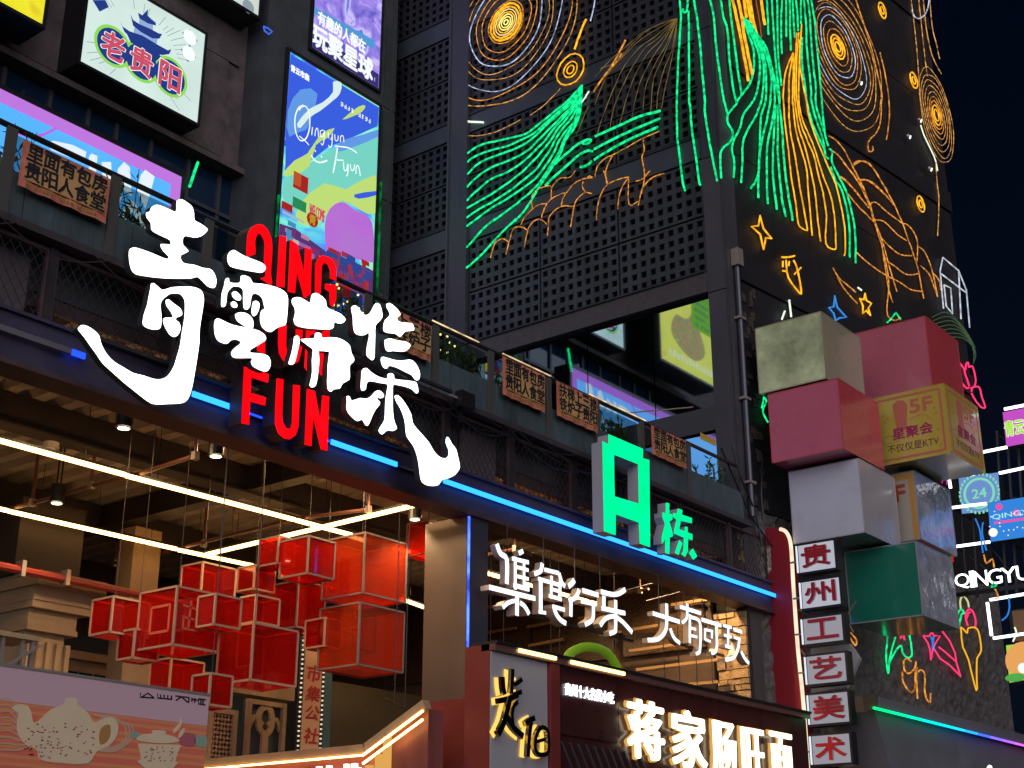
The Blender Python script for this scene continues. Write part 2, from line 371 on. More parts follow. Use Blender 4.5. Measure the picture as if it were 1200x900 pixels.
# ---- pillar under the beam
pl = thing('hall_pillar', 'square brown front pillar with a vertical blue LED line', 'pillar', (13.9, 11.6, 0))
MB().box((13.9, 11.62, 0), (14.32, 12.35, 6.52)).build('shaft', mat('pillar_brown', (.095,.064,.045), .6, noise=.15, nscale=2), pl)
MB().box((13.905, 11.595, 0), (14.315, 11.615, 6.515)).build('front_cladding', mat('pillar_front', (.05,.045,.062), .45), pl)
xx = U(549, 650, 1, 11.58)[0]; MB().tube([(xx, 11.575, 4.5), (xx, 11.575, 6.50)], .018).build('led_line', glow('blue_led_small', (.05,.12,1), 2.6, .7, 5), pl)

# ================================================================ LEFT FACADE (plane Y = 20), three faces of it
FB = PF(20)
facade_back = mat('facade_back', (.075,.10,.14), .5, noise=.4, nscale=1.2)
lb = thing('market_building', 'dark concrete market building behind the terrace with a band of black windows', 'building', (12, 20.6, 0))
MB().box((-2, 20.7, 16.15), (17.5, 24, 27)).build('concrete_wall', conc, lb)
MB().box((-2, 21.3, 8.1), (21.2, 24, 16.14)).build('recessed_wall', facade_back, lb)
MB().box((-2, 20.45, 16.02), (17.5, 21.29, 16.15)).build('soffit', conc, lb)
for a, b in ((11.0, 13.6), (13.62, 16.6)): MB().box((a, 20.64, 16.3), (b, 20.69, 18.6)).build('wall_panel', conc, lb)
for a, b in ((11.0, 14.4), (14.42, 16.9)): MB().box((a, 20.64, 18.62), (b, 20.69, 22)).build('wall_panel', conc, lb)
wx = [FB.uv(px, py)[0] for px, py in ((-40,30),(6,85),(62,110),(105,128),(138,146),(178,168),(222,190),(258,210),(292,228))]
k0 = 21.0/20.0
wX = [U(px, py, 1, 20.8)[0] for px, py in ((-90,50),(-40,70),(6,85),(60,112),(105,128),(138,146),(178,168),(222,190),(258,210),(300,232))]
for a, b in zip(wX[:-1], wX[1:]):
    wnd = MB().box((a+.045, 20.85, 9), (b-.045, 20.87, 16.0)).build('window', win_glass, lb)
    MB().box((a-.04, 20.80, 9), (a+.04, 20.90, 16.0)).build('mullion', mull_m, lb)
for z in (15.1, 13.2, 11.2): MB().box((5, 20.78, z-.04), (17.6, 20.90, z+.04)).build('transom', mull_m, lb)
# poster bay standing proud of the facade
MB().box((17.1, 20.06, 8.1), (21.15, 23.5, 27)).build('poster_bay', conc2, lb)
for z in (19.3, 16.9, 14.6): MB().box((20.75, 20.04, z), (21.14, 20.058, z+2.25)).build('bay_panel', mat('bay_panel_m', (.04,.05,.05), .7, noise=.3, nscale=2), lb)
MB().box((20.98, 20.02, 8.2), (21.02, 20.055, 26)).build('conduit', mull_m, lb)
MB().box((-2, 20.1, 19.9), (16.6, 20.69, 20.1)).build('upper_ledge', conc, lb)

# ================================================================ TOWER: perforated screens on X = 21.6, dark flank on P3
tw = thing('perforated_tower', 'tall dark tower clad in square perforated metal panels', 'tower', (XC, 11.75, 0))
MB().box((XC+.25, 12.2, 12.6), (XC+8, 23, 30)).build('core_wall', black_back, tw)
hole_back = black_back
def perf_panel(y0, y1, z0, z1, mm):
    """sheet with square holes cut through it"""
    nc = max(1, round((y1-y0-.04)/.2185)); nr = max(1, round((z1-z0-.03)/.225)); hs = .062
    ys = [y0+.01]; zs = [z0+.01]; pc = (y1-y0-.02)/nc; pr = (z1-z0-.02)/nr
    for i in range(nc): c = y0+.01+(i+.5)*pc; ys += [c-hs, c+hs]
    for i in range(nr): c = z0+.01+(i+.5)*pr; zs += [c-hs, c+hs]
    ys.append(y1-.01); zs.append(z1-.01); mb = MB(); ny = len(ys)
    for x in (XC, XC+.05): mb.v += [(x, y, z) for z in zs for y in ys]
    off = ny*len(zs)
    for j in range(len(zs)-1):
        for i in range(ny-1):
            a = j*ny+i; q = (a, a+1, a+1+ny, a+ny)
            if i % 2 == 1 and j % 2 == 1:
                for s_, t_ in zip(q, q[1:]+q[:1]): mb.f.append((s_, t_, t_+off, s_+off))
            else: mb.f.append(q)
    for q in ((0, ny-1), (ny-1, off-1), (off-1, off-ny), (off-ny, 0)): mb.f.append((q[0], q[1], q[1]+off, q[0]+off))
    return mb.build('perforated_panel', mm, tw)
zones = [(13.05, 14.25), (14.27, 15.5), (16.08, 17.15), (17.17, 18.24), (18.78, 19.95), (19.97, 21.1), (21.7, 22.8), (22.82, 23.9)]
cols = [(12.14, 14.14), (14.16, 16.12), (16.14, 18.08), (18.72, 20.95)]
for zi, (z0, z1) in enumerate(zones):
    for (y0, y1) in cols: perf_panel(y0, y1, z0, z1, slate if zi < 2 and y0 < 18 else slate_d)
for z0, z1 in ((15.52, 16.06), (18.26, 18.76), (21.12, 21.68)):
    MB().box((XC-.03, 12.14, z0), (XC+.2, 21, z1)).build('band', bandm, tw)
    MB().box((XC-.06, 12.14, z1-.06), (XC-.031, 21, z1-.02)).build('band_trim', slate_d, tw)
# left corner post and the big pilaster on the near corner
MB().box((XC-.10, 18.10, 8.2), (XC+.3, 18.66, 30)).build('corner_post', mat('post_slate', (.045,.046,.055), .45, noise=.2), tw)
MB().box((XC-.14, 18.62, 8.2), (XC-.101, 18.665, 30)).build('post_edge', mull_m, tw)
m_ = MB(); m_.box((XC-.06, 11.75, 0), (XC+.4, 12.12, 12.58)); m_.build('pilaster', pinkgrey, tw)
for z0, z1 in ((12.6, 15.45), (15.47, 18.4), (18.42, 22), (22.02, 28)): MB().box((XC-.06, 11.75, z0), (XC+.4, 12.12, z1)).build('pilaster', pinkgrey if z0 < 15 else slate, tw)
MB().box((XC-.12, 12.121, 12.6), (XC+.24, 18.09, 13.0)).build('lintel', mat('lintel_brown', (.072,.055,.058), .5, noise=.2), tw)
MB().box((XC-.16, 12.121, 13.003), (XC+.1, 18.09, 13.045)).build('lintel_cap', slate_d, tw)
# glazed storey under the screens; a dark transom crosses it
tglass = mat('tower_glass', (.42,.52,.60), .025, metal=1)
yy = [12.13, 13.45, 15.0, 16.6, 18.05]
for a, b in zip(yy[:-1], yy[1:]):
    MB().box((XC+.04, a+.012, 10.35), (XC+.06, b-.012, 12.585)).build('window', tglass, tw)
    MB().box((XC+.04, a+.012, 8.2), (XC+.06, b-.012, 9.85)).build('window', tglass, tw)
MB().box((XC-.05, 12.125, 9.87), (XC+.2, 18.09, 10.33)).build('spandrel', mat('spandrel_m', (.055,.05,.055), .5), tw)
# flank
P3w = lambda u, v, d=0: P3.w(u, v, d)
MB().pbox(P3, .42, 9.62, 5, 30, -3.0, -.12).build('flank_core', black_back, tw)
MB().pbox(P3, .02, .40, 0, 30, -.30, .03).build('flank_pilaster', pinkgrey, tw)
u = .42
uu_ = [.42+1.31*i for i in range(8)]
for a, b in zip(uu_[:-1], uu_[1:]):
    for z0, z1 in ((8.4, 10.6), (10.62, 12.9), (13.45, 15.7), (15.72, 17.7), (18.3, 20.6), (20.62, 23.0), (23.4, 26)):
        MB().pbox(P3, a+.006, b-.006, z0, z1, -.12, 0).build('flank_panel', towerside, tw)
for z0, z1 in ((12.92, 13.43), (17.72, 18.28), (23.02, 23.38)): MB().pbox(P3, .42, 9.6, z0, z1, -.1, .05).build('flank_band', mat('flank_band_m', (.022,.020,.023), .5), tw)
# rough stone coloured plaster wall under the flank
rw = thing('rough_plaster_wall', 'rough grey brown plaster wall carrying small neon drawings', 'wall', P3w(4, 0, 0))
nu, nz = 90, 72; mb = MB(); random.seed(3)
for j in range(nz+1):
    for i in range(nu+1):
        mb.v.append(tuple(P3w(.42+9.2*i/nu, 8.38*j/nz, random.uniform(-.035, .03)*(1 if 0 < i < nu else 0))))
for j in range(nz):
    for i in range(nu): a = j*(nu+1)+i; mb.f.append((a, a+1, a+nu+2, a+nu+1))
mb.build('plaster_face', rough_wall, rw); MB().pbox(P3, .42, 9.62, 0, 8.38, -.6, -.06).build('wall_core', mortar, rw)
# gutter pipes and cables on the corner
gp = thing('corner_downpipe', 'pale grey downpipe clamped to the tower corner', 'pipe', P3w(.3, 8, .1))
MB().tube([P3w(.22, 8.2, .10), P3w(.22, 13.1, .10)], .055, 8).build('pipe', mat('zinc', (.10,.10,.12), .4, metal=.6), gp)
for z in (8.8, 10.4, 12.0): MB().pbox(P3, .12, .32, z, z+.05, .04, .17).build('clamp', steel_w, gp)
MB().pbox(P3, .13, .31, 13.1, 13.45, .04, .2).build('cap', steel_w, gp)
cb = thing('corner_cables', 'black cables sagging down the rough tower corner', 'cable', P3w(.6, 8, .1))
for q in ([(858,520),(868,560),(885,600),(893,640)], [(893,540),(892,580),(895,612)], [(845,525),(862,565),(880,605),(905,640)]):
    MB().tube([P3.hit(a, b, .14) for a, b in smoothpts(q)], .018).build('cable', frame_dark, cb)
rg = thing('rough_corner_strip', 'strip of broken brown masonry beside the grey downpipe', 'masonry', P3w(.6, 8.4, .1))
random.seed(5); rubble = mat('dark_rubble', (.07,.05,.04), .9, noise=.4, nscale=9, bump=.8)
for i in range(44):
    u = random.uniform(.40, .85); z = random.uniform(8.3, 13.3); w_ = random.uniform(.06, .16); h_ = random.uniform(.08, .2)
    MB().pbox(P3, u-w_/2, u+w_/2, z, z+h_, 0, random.uniform(.01, .035)).build('stone', rubble, rg)
# ================================================================ HALL INTERIOR
hw = thing('hall_back_wall', 'dim brown back wall of the market hall', 'wall', (12, 22.4, 0))
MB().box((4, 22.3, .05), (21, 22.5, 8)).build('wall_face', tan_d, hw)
for a in range(5, 20, 2): MB().box((a, 22.2, .05), (a+.12, 22.29, 7.9)).build('pier', beam_m, hw)
hr = thing('hall_side_wall', 'brown side wall with fine mesh panels and thin brass coloured bars', 'wall', (21.3, 15, 0))
MB().box((21.36, 12.3, .05), (21.44, 22.2, 7.4)).build('wall_face', tan_d, hr)
for a in range(5): MB().box((21.28, 12.4+1.9*a, 5.9), (21.32, 12.4+1.9*a+1.7, 7.38)).build('perforated_sheet', art('brown_mesh', [(0,(.015,.009,.006)),(.35,(.03,.018,.010)),(.55,(.12,.07,.035)),(1,(.15,.085,.045))], 0, scale=38, kind='vor'), hr)
rods = [((560,743),(605,736)),((618,735),(660,727)),((678,725),(715,718)),((620,757),(660,749)),((703,744),(770,733)),((787,709),(837,701)),((738,763),(795,755)),((746,785),(842,773)),((808,802),(842,799)),((640,700),(700,690)),((570,712),(632,703))]
for a, b in rods: MB().bar(U(*a,0,21.12), U(*b,0,21.12), .05, .05).build('brass_bar', gold_m, hr)
sp_ = thing('stone_pillar', 'pillar of rough coursed golden brown stones at the hall corner', 'pillar', (21.4, 11.64, 0))
MB().box((21.45, 11.64, 0), (21.535, 12.28, 6.5)).build('core', mortar, sp_)
random.seed(11); z = 3.9
while z < 6.45:
    h_ = random.choice((.10,.13,.16,.2)); y = 11.65
    while y < 12.26:
        w_ = random.uniform(.12, .34); w_ = min(w_, 12.28-y)
        if w_ > .05: MB().box((21.45-random.uniform(.02,.07), y+.008, z+.008), (21.48, y+w_-.008, min(z+h_, 6.49)-.008)).build('stone', random.choice(stone_m), sp_)
        y += w_
    x = 21.6
    while x < 21.5:
        w_ = min(random.uniform(.15, .4), 21.52-x)
        if w_ > .05: MB().box((x+.008, 11.96-random.uniform(.02,.06), z+.008), (x+w_-.008, 12.0, min(z+h_, 6.49)-.008)).build('stone', random.choice(stone_m[:3]), sp_)
        x += w_
    z += h_
sc = thing('side_column', 'narrow column of dark rubble beside the golden stone pillar', 'pillar', (21.6, 11.8, 0))
random.seed(12); MB().box((21.55, 11.78, 0), (22.1, 12.3, 8.2)).build('core', mortar, sc)
for i in range(90):
    x = random.uniform(21.57, 22.05); z = random.uniform(4, 8.1); MB().box((x-random.uniform(.04,.1), 11.78-random.uniform(.02,.07), z), (x+random.uniform(.04,.1), 11.80, z+random.uniform(.05,.14))).build('stone', stone_m[2], sc)
# warm LED battens under the beams
def z665(x, y): return U(x, y, 2, 6.65)
def batten(pts, label):
    a, b = z665(*pts[0]), z665(*pts[1]); t = thing('led_batten', label, 'strip light', a, 'warm LED battens under the hall ceiling')
    d = (b-a).normalized(); MB().bar(a+Vector((0,0,.045)), b+Vector((0,0,.045)), .030, .03).build('housing', frame_dark, t)
    MB().bar(a, b, .048, .045).build('diffuser', warm, t)
    k = int((b-a).length/1.2)+1
    for i in range(k):
        q = a+d*((i+.5)*(b-a).length/k); MB().tube([q+Vector((0,0,.08)), (q.x, q.y, 7.43)], .005, 4).build('hanger', frame_dark, t)
batten(((-60,500),(147,556.5)), 'long warm LED batten at the left edge, upper of the two')
batten(((148,557.5),(345,609)), 'warm LED batten from the orange pipe to the ceiling crossing')
batten(((347,609.6),(412,627)), 'short warm LED batten just right of the batten crossing above the red boxes')
batten(((-60,583),(9,598.5)), 'stub of warm LED batten at the left edge, lower of the two')
batten(((10,599),(207,643.5)), 'long warm LED batten from the left edge to above the red boxes')
batten(((209,644.5),(297,663)), 'warm LED batten end hidden behind the red boxes')
batten(((241,650),(506,587.5)), 'warm LED batten running diagonally away over the tallest red boxes')
batten(((462,642),(622,686)), 'warm LED batten passing behind the white hanging letters')
batten(((624,686.6),(705,709)), 'warm LED batten end between the white hanging letters')
batten(((470,702),(512,717)), 'short warm LED batten right of the red boxes beside the pillar')
# can lamps
def canlamp(x, y, s, label):
    # lamp mouth centre at the pixel, hung from the beams
    p = U(x, y, 2, 6.7 if s > 1 else 6.6); t = thing('can_downlight', label, 'downlight', p, 'black can downlights in the hall')
    r = .095; h = .24; n = 14
    ring = lambda z, rr: [(p.x+rr*math.cos(i*2*math.pi/n), p.y+rr*math.sin(i*2*math.pi/n), p.z+z) for i in range(n)]
    vs = ring(0, r)+ring(h, r)+ring(h, .03)+ring(0, r*.82)+ring(.05, r*.7); fs = []
    for a, b in ((0,1),(1,2),(3,0),(4,3)):
        for i in range(n): j = (i+1) % n; fs.append((a*n+i, a*n+j, b*n+j, b*n+i))
    fs.append(tuple(2*n+i for i in range(n))); MB().add(vs, fs).build('can', frame_dark, t)
    vs = ring(-.012, r*.72); MB().add(vs+[(p.x,p.y,p.z-.03)], [(i, (i+1) % n, n) for i in range(n)][:]+[tuple(range(n))]).build('lens', glow('lamp_lens', (1,.80,.45), 9), t)
    for o in (-.03, .03): MB().tube([(p.x+o, p.y, p.z+h), (p.x+o, p.y, 7.44)], .012, 5).build('hanger', frame_dark, t)
    ld = bpy.data.lights.new('downlight_lamp', 'SPOT'); lo = bpy.data.objects.new('lamp_light', ld); C.objects.link(lo); lo.parent = t
    lo.location = (0,0,-.06); ld.energy = 70; ld.color = (1,.72,.42); ld.spot_size = math.radians(110); ld.spot_blend = .6; ld.shadow_soft_size = .07
canlamp(145, 501, 2, 'black can downlight left of the white sign tail')
canlamp(253, 534, 2, 'black can downlight below the blue LED strip beside the orange pipe')
canlamp(66.5, 589, 1, 'black can downlight farther inside near the lower batten')
canlamp(486, 608, 1, 'small can downlight over the red box next to the pillar')
# downlights above the beam's sight line; those over red boxes added to brighten them
for x, y, lb_ in ((20.2,12.25,'black can downlight close to the golden stone pillar'),(9.4,12.9,'added black can downlight that brightens the large dark red box'),(11.2,12.9,'added black can downlight that brightens the middle of the red boxes'),(12.9,12.6,'added black can downlight that brightens the two largest orange boxes'),(17.6,13.2,'black can downlight above the narrower hanging characters'),(15.6,13.0,'black can downlight above the wider hanging characters'),(18.4,16.0,'black can downlight deep in the right bay')):
    t = thing('can_downlight', lb_, 'downlight', (x, y, 7.12), 'black can downlights in the hall')
    MB().tube([(x,y,7.13),(x,y,7.40)], .09, 12).build('can', frame_dark, t); MB().tube([(x,y,7.10),(x,y,7.129)], .07, 12).build('lens', MATS['lamp_lens'], t)
    ld = bpy.data.lights.new('downlight_lamp', 'SPOT'); lo = bpy.data.objects.new('lamp_light', ld); C.objects.link(lo); lo.parent = t
    lo.location = (0,0,-.06); ld.energy = 340 if x > 19 else 150; ld.color = (1,.66,.34); ld.spot_size = math.radians(164); ld.spot_blend = .5; ld.shadow_soft_size = .07
# ceiling discs
sd_ = thing('smoke_detector', 'small round white smoke detector on the hall ceiling', 'detector', U(60, 519, 2, 7.0))
q = U(60, 519, 2, 7.0); MB().tube([(q.x,q.y,7.0),(q.x,q.y,6.93)], .10, 12).build('base', mat('white_plastic', (.7,.68,.64), .4), sd_); MB().tube([(q.x,q.y,6.93),(q.x,q.y,6.89)], .06, 12).build('sensor', mat('white_plastic', (.7,.68,.64)), sd_)
# pipes: sprinkler lines
def zpt(x, y, z): return U(x, y, 2, z)
pz = 6.72
def pipeline(label, pts, r, m_, drops=(), z=pz):
    P_ = [zpt(a, b, z) for a, b in pts]; t = thing('sprinkler_pipe', label, 'pipe', P_[0]); MB().tube(P_, r, 7).build('pipe', m_, t)
    for a, b in drops:
        q = zpt(a, b, z); MB().tube([q, (q.x, q.y, 7.44)], r*.8, 6).build('drop_pipe', m_, t)
        MB().bar(q+Vector((0,0,-.05)), q+Vector((0,0,.05)), r*2.6).build('fitting', steel_w, t)
    return t
pipeline('orange brown sprinkler pipe crossing both left battens', [(8,597),(40,589),(105,570),(160,556),(229,534)], .028, pipe_o, [(229,534),(107,569),(38,589)])
pipeline('orange brown sprinkler pipe passing over the red boxes', [(134,660),(205,644),(270,627),(345,608),(432,597)], .026, pipe_o, [(134,660),(239,637),(432,597)])
pipeline('orange brown sprinkler pipe behind the white hanging letters', [(555,653),(604,643),(625,650)], .026, pipe_o, [(604,643)])
pipeline('orange brown sprinkler pipe dropping above the letters near the stone pillar', [(700,702),(750,692),(760,690)], .024, pipe_o, [(750,692)])
rpz = U(60,675,1,16.2).z
t = thing('red_fire_pipe', 'thick red fire pipe running along the hall behind the battens', 'pipe', U(0,663,1,16.2))
a = U(-40,655,1,16.2); b = U(330,745,1,16.2); b.z = a.z; MB().tube([a, b], .055, 8).build('pipe', pipe_r, t)
for px in (24, 76): q = U(px, 663+px*.225, 1, 16.2); MB().box((q.x-.03, q.y-.08, a.z-.09), (q.x+.03, q.y+.08, a.z+.12)).build('clamp', steel_w, t)
# tan square column behind the red boxes
tc_ = thing('tan_column', 'plain square tan column behind the hanging red boxes', 'column', (12.5, 17, 0))
x0 = U(155,660,1,17)[0]; x1 = U(187,660,1,17)[0]; y1 = U(137,660,0,x0)[1]
MB().box((x0, 17, .05), (x1, y1, 7.0)).build('shaft', tan, tc_)
# classical column with moulded capital
cl = thing('fluted_column', 'tan classical column with stepped capital and fluted shaft', 'column', (10, 16.8, 0))
Pc = PF(16.8); k = lambda x, y: Pc.uv(x, y)
xL = k(33,700)[0]; xR = k(74,760)[0]; zc = [k(50,y)[1] for y in (680, 692, 709, 717, 732, 742, 760)]
lev = [(0, .05, 0), (zc[6]-.02, zc[6]-.01, 0)]
def colbox(ex, z0, z1, nm='moulding'): MB().box((xL-ex*.3, 16.8-ex, z0), (xR+ex, 17.6, z1)).build(nm, tan, cl)
colbox(.0, .05, zc[5], 'shaft'); colbox(.12, zc[5], zc[5]+.07); colbox(.10, zc[5]+.07, zc[3]); colbox(.22, zc[3], zc[3]+.10); colbox(.24, zc[3]+.10, zc[1]); colbox(.36, zc[1], zc[0]+.05); MB().box((xL-.2, 16.9, zc[0]+.052), (xR+.2, 17.6, 7.0)).build('upper_block', beam_m, cl)
for i in range(5): MB().box((xL+.04+.15*i, 16.74, 2), (xL+.11+.15*i, 16.80, zc[5]-.12)).build('flute_rib', tan, cl)
cl2 = thing('far_dark_column', 'dim brown square pier at the left edge behind the tan classical column', 'column', (8.5, 18, 0))
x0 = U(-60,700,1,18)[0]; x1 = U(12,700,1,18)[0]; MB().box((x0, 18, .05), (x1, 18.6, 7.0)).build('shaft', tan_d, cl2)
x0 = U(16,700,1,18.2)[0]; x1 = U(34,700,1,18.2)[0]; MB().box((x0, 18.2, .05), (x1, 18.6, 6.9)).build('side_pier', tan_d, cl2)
for q in (712, 742): z = U(20,q,1,18.2)[2]; MB().box((x0-.06, 18.1, z), (x1+.06, 18.19, z+.08)).build('moulding', tan_d, cl2)
# gallery wall with openings between the columns
gw = thing('gallery_wall', 'tan gallery wall with dark openings between the columns', 'wall', (12, 18.5, 0))
x0 = U(70,780,1,18.3)[0]; x1 = U(240,800,1,18.3)[0]; zt = U(100,775,1,18.3)[2]
MB().box((x0, 18.3, .05), (x1, 18.5, zt)).build('sill_wall', tan, gw); MB().box((x0-.1, 18.2, zt), (x1, 18.5, zt+.12)).build('sill', tan, gw)
for px in (75, 93, 111): xa = U(px,790,1,18.28)[0]; MB().box((xa, 18.26, zt-.75), (xa+.22, 18.299, zt-.18)).build('dark_opening', win_glass, gw)
zt2 = U(100,745,1,21)[2]; MB().box((6, 21, .05), (20.6, 21.1, zt2)).build('low_partition', mat('blue_grey_board', (.05,.07,.09), .7), gw)
# scaffold platform at the left
sf = thing('scaffold_platform', 'light wooden platform on thin steel legs at the left edge', 'platform', (6.5, 12.6, 0))
Ps = 12.8; A = U(47,746,1,Ps); B = U(-30,731,1,Ps); zt = A.z
MB().box((B.x-.5, Ps, zt-.05), (A.x, Ps+.5, zt)).build('deck', mat('pine', (.50,.33,.17), .6, noise=.2), sf)
for px, py in ((37,760),(25,760),(2,760)): q = U(px,py,1,Ps+.05); MB().bar((q.x, q.y, .05), (q.x, q.y, zt-.05), .035).build('leg', steel_w, sf)
MB().bar(U(2,784,1,Ps), U(46,757,1,Ps), .03).build('brace', steel_w, sf); MB().bar(U(-5,781,1,Ps+.1), U(28,785,1,Ps+.1), .03).build('rung', steel_w, sf)
# lattice screens at the back
def lattice(label, px0, px1, py, kind):
    Pl = PF(16.2); u0 = Pl.uv(px0, py)[0]; u1 = Pl.uv(px1, py)[0]; zt = Pl.uv((px0+px1)/2, py)[1]; zb = zt-2.6
    t = thing('lattice_screen', label, 'screen', (u0, 16.2, 0)); w = .07
    for a in (u0, u1-w): MB().pbox(Pl, a, a+w, zb, zt, 0, .07).build('stile', tan, t)
    for z in (zt-w, zb): MB().pbox(Pl, u0+w, u1-w, z, z+w, 0, .065).build('rail', tan, t)
    MB().pbox(Pl, u0, u1, zb, zt, -.05, -.03).build('backing', mat('blue_grey_board', (.05,.07,.09)), t)
    if kind == 0:
        n = 3; s_ = (u1-u0-2*w)/n
        for k in range(-int(2.7/s_)-1, n+1):
            for sg in (1, -1):
                pts = []
                a = u0+w+k*s_; b = a+2.5
                za, zb2 = (zb+w, zb+w+2.5) if sg == 1 else (zb+w+2.5, zb+w)
                def cl_(x): return za+(zb2-za)*(x-a)/(b-a)
                xa, xb = max(a, u0+w), min(b, u1-w)
                if xb-xa > .03:
                    stroke_m = MB(); stroke(stroke_m, Pl, [(xa, cl_(xa)), (xb, cl_(xb))], .04, .0+.004*(sg > 0), .04); stroke_m.build('slat', tan, t)
    else:
        cx = (u0+u1)/2
        for sg in (-1, 1):
            for q in range(3):
                c = [(cx+sg*.05, zt-.35-q*.62), (cx+sg*.22, zt-.25-q*.62), (cx+sg*(u1-cx-w), zt-.42-q*.62)]
                m_ = MB(); stroke(m_, Pl, smoothpts(c), .07, 0, .04); m_.build('scroll', tan, t)
        ring = [(cx+.14*math.cos(a/8*math.pi), zt-.28+.2*math.sin(a/8*math.pi)) for a in range(17)]
        m_ = MB(); stroke(m_, Pl, ring, .09, 0, .045); m_.build('ring', tan, t)
        m_ = MB(); stroke(m_, Pl, [(cx, zt-.45), (cx, zb)], .12, 0, .05); m_.build('stem', tan, t)
        for q in range(2):
            for sg in (-1, 1):
                c = (cx+sg*.17, zt-1.75-q*.1); m_ = MB(); m_.poly(Pl, [(c[0]-.12, c[1]), (c[0], c[1]-.3), (c[0]+.12, c[1]), (c[0], c[1]+.3)], .0, .03); m_.build('lozenge', tan, t)
lattice('tan lattice screen of crossed diagonal slats below the small red box', 243, 276, 831, 0)
lattice('tan cut out screen with ring and scrolls left of the red lettered board', 288, 333, 822, 1)
MB_ = thing('screen_lintel', 'tan lintel above the cut out screens', 'beam', (14, 16.3, 5)); z_ = U(300,815,1,16.3)[2]
MB().box((U(240,820,1,16.3)[0], 16.3, z_), (U(346,820,1,16.3)[0], 16.6, z_+.22)).build('beam', tan, MB_)
# vertical board 市集公社 with bulbs
Pv = PF(15.2); u0, zt = Pv.uv(357, 768); u1, _ = Pv.uv(377, 768); _, zb = Pv.uv(365, 884); zt = Pv.uv(365, 760)[1]
vb = thing('bulb_framed_board', 'narrow cream board with red brush characters framed by tiny bulbs', 'sign', (u0, 15.2, zb))
MB().pbox(Pv, u0-.10, u1+.09, zb-.1, zt+.3, -.06, 0).build('back_board', frame_dark, vb)
MB().pbox(Pv, u0, u1, zb, zt+.2, .001, .02).build('face', mat('cream_board', (.62,.46,.28), .6), vb)
redink = mat('red_ink', (.42,.02,.02), .5)
for ch, (ya, yb) in zip('市集公社', ((779,799),(804,822),(827,844),(853,872))):
    m_ = MB(); za = Pv.uv(365,yb)[1]; zb_ = Pv.uv(365,ya)[1]; text(m_, ch, Pv, u0+.03, za, u1-.03, zb_, .021, .03, .02, shear=.15); m_.build('character', redink, vb)
bulb = glow('bulb', (1,.85,.6), .8); m_ = MB()
for i in range(26):
    z = zb-.04+i*(zt+.2-zb)/25
    for u in (u0-.05, u1+.045): m_.pbox(Pv, u-.011, u+.011, z-.011, z+.011, 0, .025)
m_.build('bulb_row', bulb, vb)
tb = thing('teal_partition', 'flat teal painted partition beside the bulb framed board', 'partition', (u1, 15.4, 0)); a = PF(15.4).uv(380,800)[0]; b = PF(15.4).uv(388,800)[0]
MB().box((a-.1, 15.4, .05), (b+.02, 15.5, zt+.1)).build('face', mat('teal_paint', (.03,.13,.17), .6), tb)
ow = thing('olive_partition', 'dim olive brown partition deep inside the hall', 'partition', (15, 18.8, 0))
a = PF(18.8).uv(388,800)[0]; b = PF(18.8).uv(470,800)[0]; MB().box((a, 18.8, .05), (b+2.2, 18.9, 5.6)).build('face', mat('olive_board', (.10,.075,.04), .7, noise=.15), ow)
# thin hanging cables in the hall mouth
hc = thing('hanging_cables', 'thin steel suspension cables hanging in the hall mouth', 'cable', (16, 12.2, 7.8))
for px in (575,590,645,655,720,775,792,812,830,466,478): 
    x = U(px, 690, 1, 12.1)[0]; MB().tube([(x, 12.1, 4.0), (x, 12.1, 7.44)], .007, 4).build('cable', wire_m, hc)
for a, b in (((757,704),(856,678)),((452,818),(510,846)),((660,712),(765,683))): MB().tube([U(*a,1,12.3), U(*b,1,12.3)], .008, 4).build('cable', wire_m, hc)

# ================================================================ HANGING RED BOXES
redglass = tintglass(bpy.data.materials.new('red_acrylic'), (.92,.11,.05), diff=(.80,.05,.02), dw=.22, rough=.04, ior=1.7)
redglass2 = tintglass(bpy.data.materials.new('orange_red_acrylic'), (.96,.27,.10), diff=(.97,.20,.05), dw=.22, rough=.04, ior=1.8)
redframe = mat('pale_pink_frame', (.58,.36,.22), .45); greyframe = mat('grey_steel_frame', (.30,.25,.22), .4, metal=.3)
def redbox(label, fx, yt, yb, lx, rx, Y0, fr=redframe, gl=redglass, bt=.030, front=True):
    a = U(fx, yt, 1, Y0); X0 = a.x; zt = a.z; zb = U(fx, yb, 1, Y0).z; ym = (yt+yb)/2
    Y1 = U(lx, ym, 0, X0).y; X1 = U(rx, ym, 1, Y0).x
    t = thing('red_glass_box', label, 'hanging box', (X0, Y0, zb), 'red glass boxes hanging in the hall')
    c = [(x, y, z) for z in (zb, zt) for x, y in ((X0,Y0),(X1,Y0),(X1,Y1),(X0,Y1))]
    e = .012
    def pane(p, q): MB().box(p, q).build('pane', gl, t)
    pane((X0-.002,Y0+e,zb+e),(X0+.004,Y1-e,zt-e)); pane((X1-.004,Y0+e,zb+e),(X1+.002,Y1-e,zt-e))
    pane((X0+e,Y0-.002,zb+e),(X1-e,Y0+.004,zt-e)); pane((X0+e,Y1-.004,zb+e),(X1-e,Y1+.002,zt-e)); pane((X0+e,Y0+e,zb),(X1-e,Y1-e,zb+.006))
    for i, j in ((0,1),(1,2),(2,3),(3,0),(4,5),(5,6),(6,7),(7,4),(0,4),(1,5),(2,6),(3,7)): MB().bar(c[i], c[j], bt*.8).build('frame_bar', fr, t)
    for x, y in ((X0+.1, Y0+.1),): MB().tube([(x, y, zt), (x, y, 7.43)], .005, 4).build('hanging_wire', wire_m, t)
    return t, (X0, X1, Y0, Y1, zb, zt)
redbox('leftmost small red glass box, hanging in front of the dark gallery', 133, 699, 741, 107.5, 168, 13.4)
